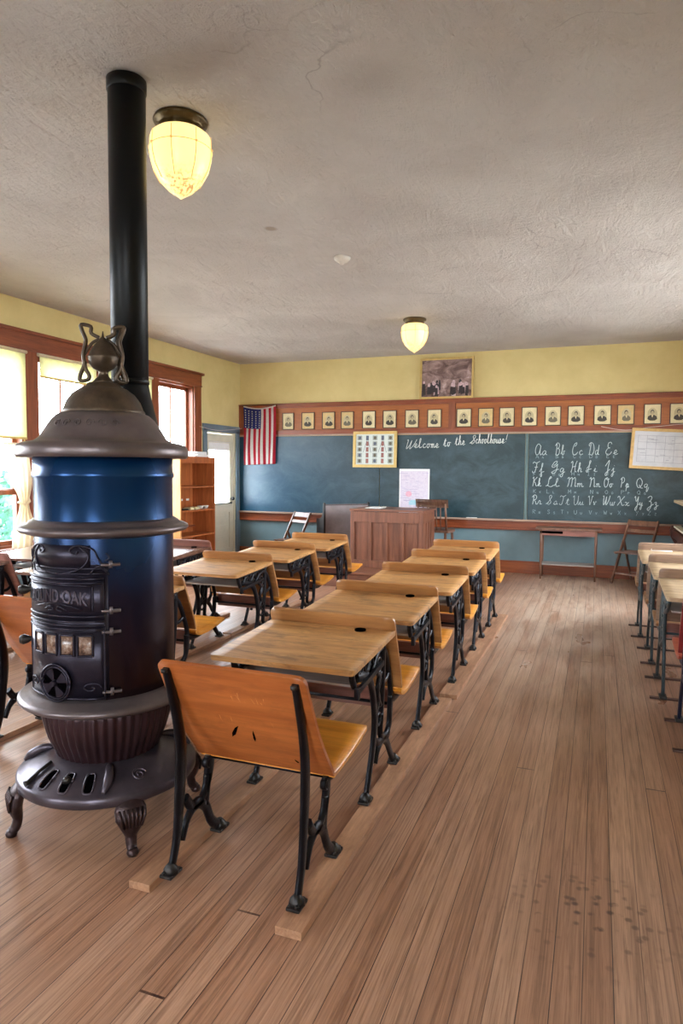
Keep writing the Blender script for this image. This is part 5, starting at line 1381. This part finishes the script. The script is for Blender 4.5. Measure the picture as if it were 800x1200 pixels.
# bookcase against the left wall
BX, BY0, BY1, BH = -5.255, 7.77, 8.66, 1.66
bc = empty('bookcase', (XL+.03, (BY0+BY1)/2, 0), 0, 'orange brown open bookcase standing below the window by the door', 'bookcase')
dpt = BX-(XL+.03); wb = BY1-BY0
m = MB(); m.box((dpt/2, -wb/2+.012, BH/2), (dpt, .024, BH), bev=.002); m.obj('side_panel', bc, M['bookcaselight'])
m = MB(); m.box((dpt/2, wb/2-.012, BH/2), (dpt, .024, BH), bev=.002); m.obj('side_panel', bc, M['bookcase'])
m = MB(); m.box((.006, 0, BH/2), (.012, wb-.048, BH-.02)); m.obj('back_panel', bc, M['bookcase'])
for z in (.08, .55, .905, 1.235):
    m = MB(); m.box((dpt/2+.006, 0, z), (dpt-.014, wb-.05, .022), bev=.002); m.obj('shelf', bc, M['bookcase'])
m = MB(); m.box((dpt/2, 0, BH-.012), (dpt+.01, wb+.01, .026), bev=.003); m.box((dpt-.008, 0, BH-.055), (.016, wb-.05, .07)); m.obj('top_board', bc, M['bookcase'])
m = MB(); m.box((dpt-.03, -.1, .72), (.02, .02, .32)); 
m.bm.free()
# folded white papers on top
m = MB()
for k, (dx, rz) in enumerate(((0, 0), (.01, .1), (-.01, -.06), (.0, .05))): m.box((dx, 0, .010+k*.019), (.26, .34-.02*k, .018), rot=Matrix.Rotation(rz, 3, 'Z').to_euler(), bev=.003)
o = m.obj('paper_bundle', mat=M['white'], loc=(-5.46, 8.42, BH+.0015)); tag(o, 'white folded paper bundle on top of the bookcase', 'papers')
# small things on the middle shelf
zz = .905+.0115
for k, (y, kind) in enumerate(((7.98, 'dish'), (8.12, 'b'), (8.26, 'b'), (8.40, 'bowl'), (8.53, 'bowl2'))):
    if kind == 'dish':
        m = MB(); m.lathe([(.02, 0), (.05, .004), (.055, .018), (.05, .02), (.03, .012), (.004, .010)], n=20); o = m.obj('small_dish', mat=M['black'], loc=(-5.33, y, zz)); tag(o, 'small black dish at the left end of the bookcase middle shelf', 'dish')
    elif kind == 'b':
        m = MB(); m.box((0, 0, .012), (.13, .09, .022), bev=.003); m.box((.01, .0, .030), (.10, .08, .012), bev=.003)
        o = m.obj('notebook', mat=M['paper'], loc=(-5.36, y, zz)); tag(o, 'small cream notebook pile on the bookcase middle shelf, %s the black dish' % ('next to' if k == 1 else 'second from'), 'book', 'small notebooks on the bookcase')
    else:
        m = MB(); m.lathe([(.02, 0), (.03, .004), (.045, .03), (.05, .045), (.046, .045), (.03, .012), (.004, .010)], n=20); o = m.obj('small_bowl', mat=M['offwhite'], loc=(-5.34, y, zz)); tag(o, 'small off white bowl on the bookcase middle shelf, %s' % ('nearer the notebooks' if kind == 'bowl' else 'at the right end'), 'bowl', 'small bowls on the bookcase')
for y, w in ((8.18, 'leftmost'), (8.34, 'middle'), (8.50, 'rightmost')):
    m = MB(); m.box((0, 0, 0), (.003, .07, .03)); o = m.obj('paper_label', mat=M['white'], loc=(XL+.0445, y, 1.04)); tag(o, 'small white paper label on the bookcase back, %s of three' % w, 'label', 'labels inside the bookcase')

# ------------------------------------------------------------------ outdoors seen through the windows
m = MB(); m.box((-2, 5, -.62), (80, 80, .1)); o = m.obj('lawn', mat=M['lawn']); o['kind'] = 'structure'; o.name = 'ground'
def shrub(x, y, s, label, seed):
    rr_ = random.Random(seed); r_ = empty('garden_shrub', (x, y, -.57), 0, label, 'shrub', 'shrubs outside the left windows')
    m = MB()
    for k in range(520):
        a = rr_.random()*2*PI; b_ = math.acos(rr_.uniform(-.5, 1)); R_ = s*(.75+.3*rr_.random())
        c = Vector((R_*math.sin(b_)*math.cos(a), R_*math.sin(b_)*math.sin(a), s*.75+R_*math.cos(b_)*.9))
        u = Vector((rr_.uniform(-1, 1), rr_.uniform(-1, 1), rr_.uniform(-1, 1))).normalized(); w_2 = u.orthogonal().normalized(); L_ = s*.13
        f = m.bm.faces.new([m.bm.verts.new(c+u*L_), m.bm.verts.new(c+w_2*L_*.5), m.bm.verts.new(c-u*L_), m.bm.verts.new(c-w_2*L_*.5)])
    m.obj('foliage', r_, M['leaf'])
    m = MB(); m.tube([(0, 0, 0), (.03, 0, s*.8), (0, .05, s*1.3)], [.09, .06, .03], n=8); m.obj('trunk', r_, M['dark'])
shrub(-11.5, 9.2, 1.25, 'green shrub outside the leftmost window, low in the pane', 4)
shrub(-12.5, 12.2, 1.2, 'green shrub farther along outside the left wall', 8)

# ------------------------------------------------------------------ light
W = bpy.data.worlds.new('sky'); S.world = W; W.use_nodes = True; nt = W.node_tree; nt.nodes.clear()
bg = N(nt, 'ShaderNodeBackground'); ow = N(nt, 'ShaderNodeOutputWorld'); nt.links.new(bg.outputs[0], ow.inputs[0])
tcw = N(nt, 'ShaderNodeTexCoord'); spw = N(nt, 'ShaderNodeSeparateXYZ'); nt.links.new(tcw.outputs['Generated'], spw.inputs[0])
rw = ramp(nt, [(.45, (.95, .97, 1.0, 1)), (.60, (.92, .96, 1.0, 1)), (1.0, (.75, .87, 1.0, 1))], None)
mrw = N(nt, 'ShaderNodeMapRange'); mrw.inputs['From Min'].default_value = -1; nt.links.new(spw.outputs[2], mrw.inputs[0]); nt.links.new(mrw.outputs[0], rw.inputs[0])
nt.links.new(rw.outputs[0], bg.inputs[0]); bg.inputs[1].default_value = 14.0
# portals at the windows guide the daylight in
for x, s in ((XL-.17, 1), (XR+.17, -1)):
    for c in (centers if s > 0 else RCEN):
        ld = bpy.data.lights.new('window_portal', 'AREA'); ld.shape = 'RECTANGLE'; ld.size = Z1-Z0; ld.size_y = OPW; ld.cycles.is_portal = True
        lo_ = bpy.data.objects.new('window_portal', ld); COL.objects.link(lo_); lo_.location = (x, c, (Z0+Z1)/2); lo_.rotation_euler = (0, R(-90)*s, 0)
for c in REAR_FILL:
    ld = bpy.data.lights.new('window_portal', 'AREA'); ld.shape = 'RECTANGLE'; ld.size = RW; ld.size_y = Z1-Z0; ld.cycles.is_portal = True
    lo_ = bpy.data.objects.new('window_portal', ld); COL.objects.link(lo_); lo_.location = (c, YR-.17, (Z0+Z1)/2); lo_.rotation_euler = (R(90), 0, 0)
ld = bpy.data.lights.new('door_portal', 'AREA'); ld.shape = 'RECTANGLE'; ld.size = 1.0; ld.size_y = .66; ld.cycles.is_portal = True
lo_ = bpy.data.objects.new('door_portal', ld); COL.objects.link(lo_); lo_.location = (XL-.17, 9.53, 1.42); lo_.rotation_euler = (0, R(-90), 0)
GLOBE_B.inputs['Emission Strength'].default_value = .7

# ------------------------------------------------------------------ camera
cam = bpy.data.cameras.new('camera'); co = bpy.data.objects.new('camera', cam); COL.objects.link(co); S.camera = co
Xc = Vector((.93549457, .02887046, -.35215963)); Yc = Vector((.35327064, -.0565233, .93381206)); Zc = Vector((.00705436, -.99798377, -.06307633))
# rows: world axes in camera coords (x right, y down, z forward)
right = Vector((Xc.x, Yc.x, Zc.x)); down = Vector((Xc.y, Yc.y, Zc.y)); fwd = Vector((Xc.z, Yc.z, Zc.z))
mt = Matrix((right, -down, -fwd)).transposed().to_4x4(); mt.translation = (0, 0, 1.5); co.matrix_world = mt
cam.sensor_fit = 'VERTICAL'; cam.sensor_height = 36; cam.lens = 36*793/1200; cam.clip_start = .05
S.view_settings.view_transform = 'Standard'; S.view_settings.look = 'None'; S.view_settings.gamma = 1; S.view_settings.use_curve_mapping = False
S.view_settings.exposure = 0.92
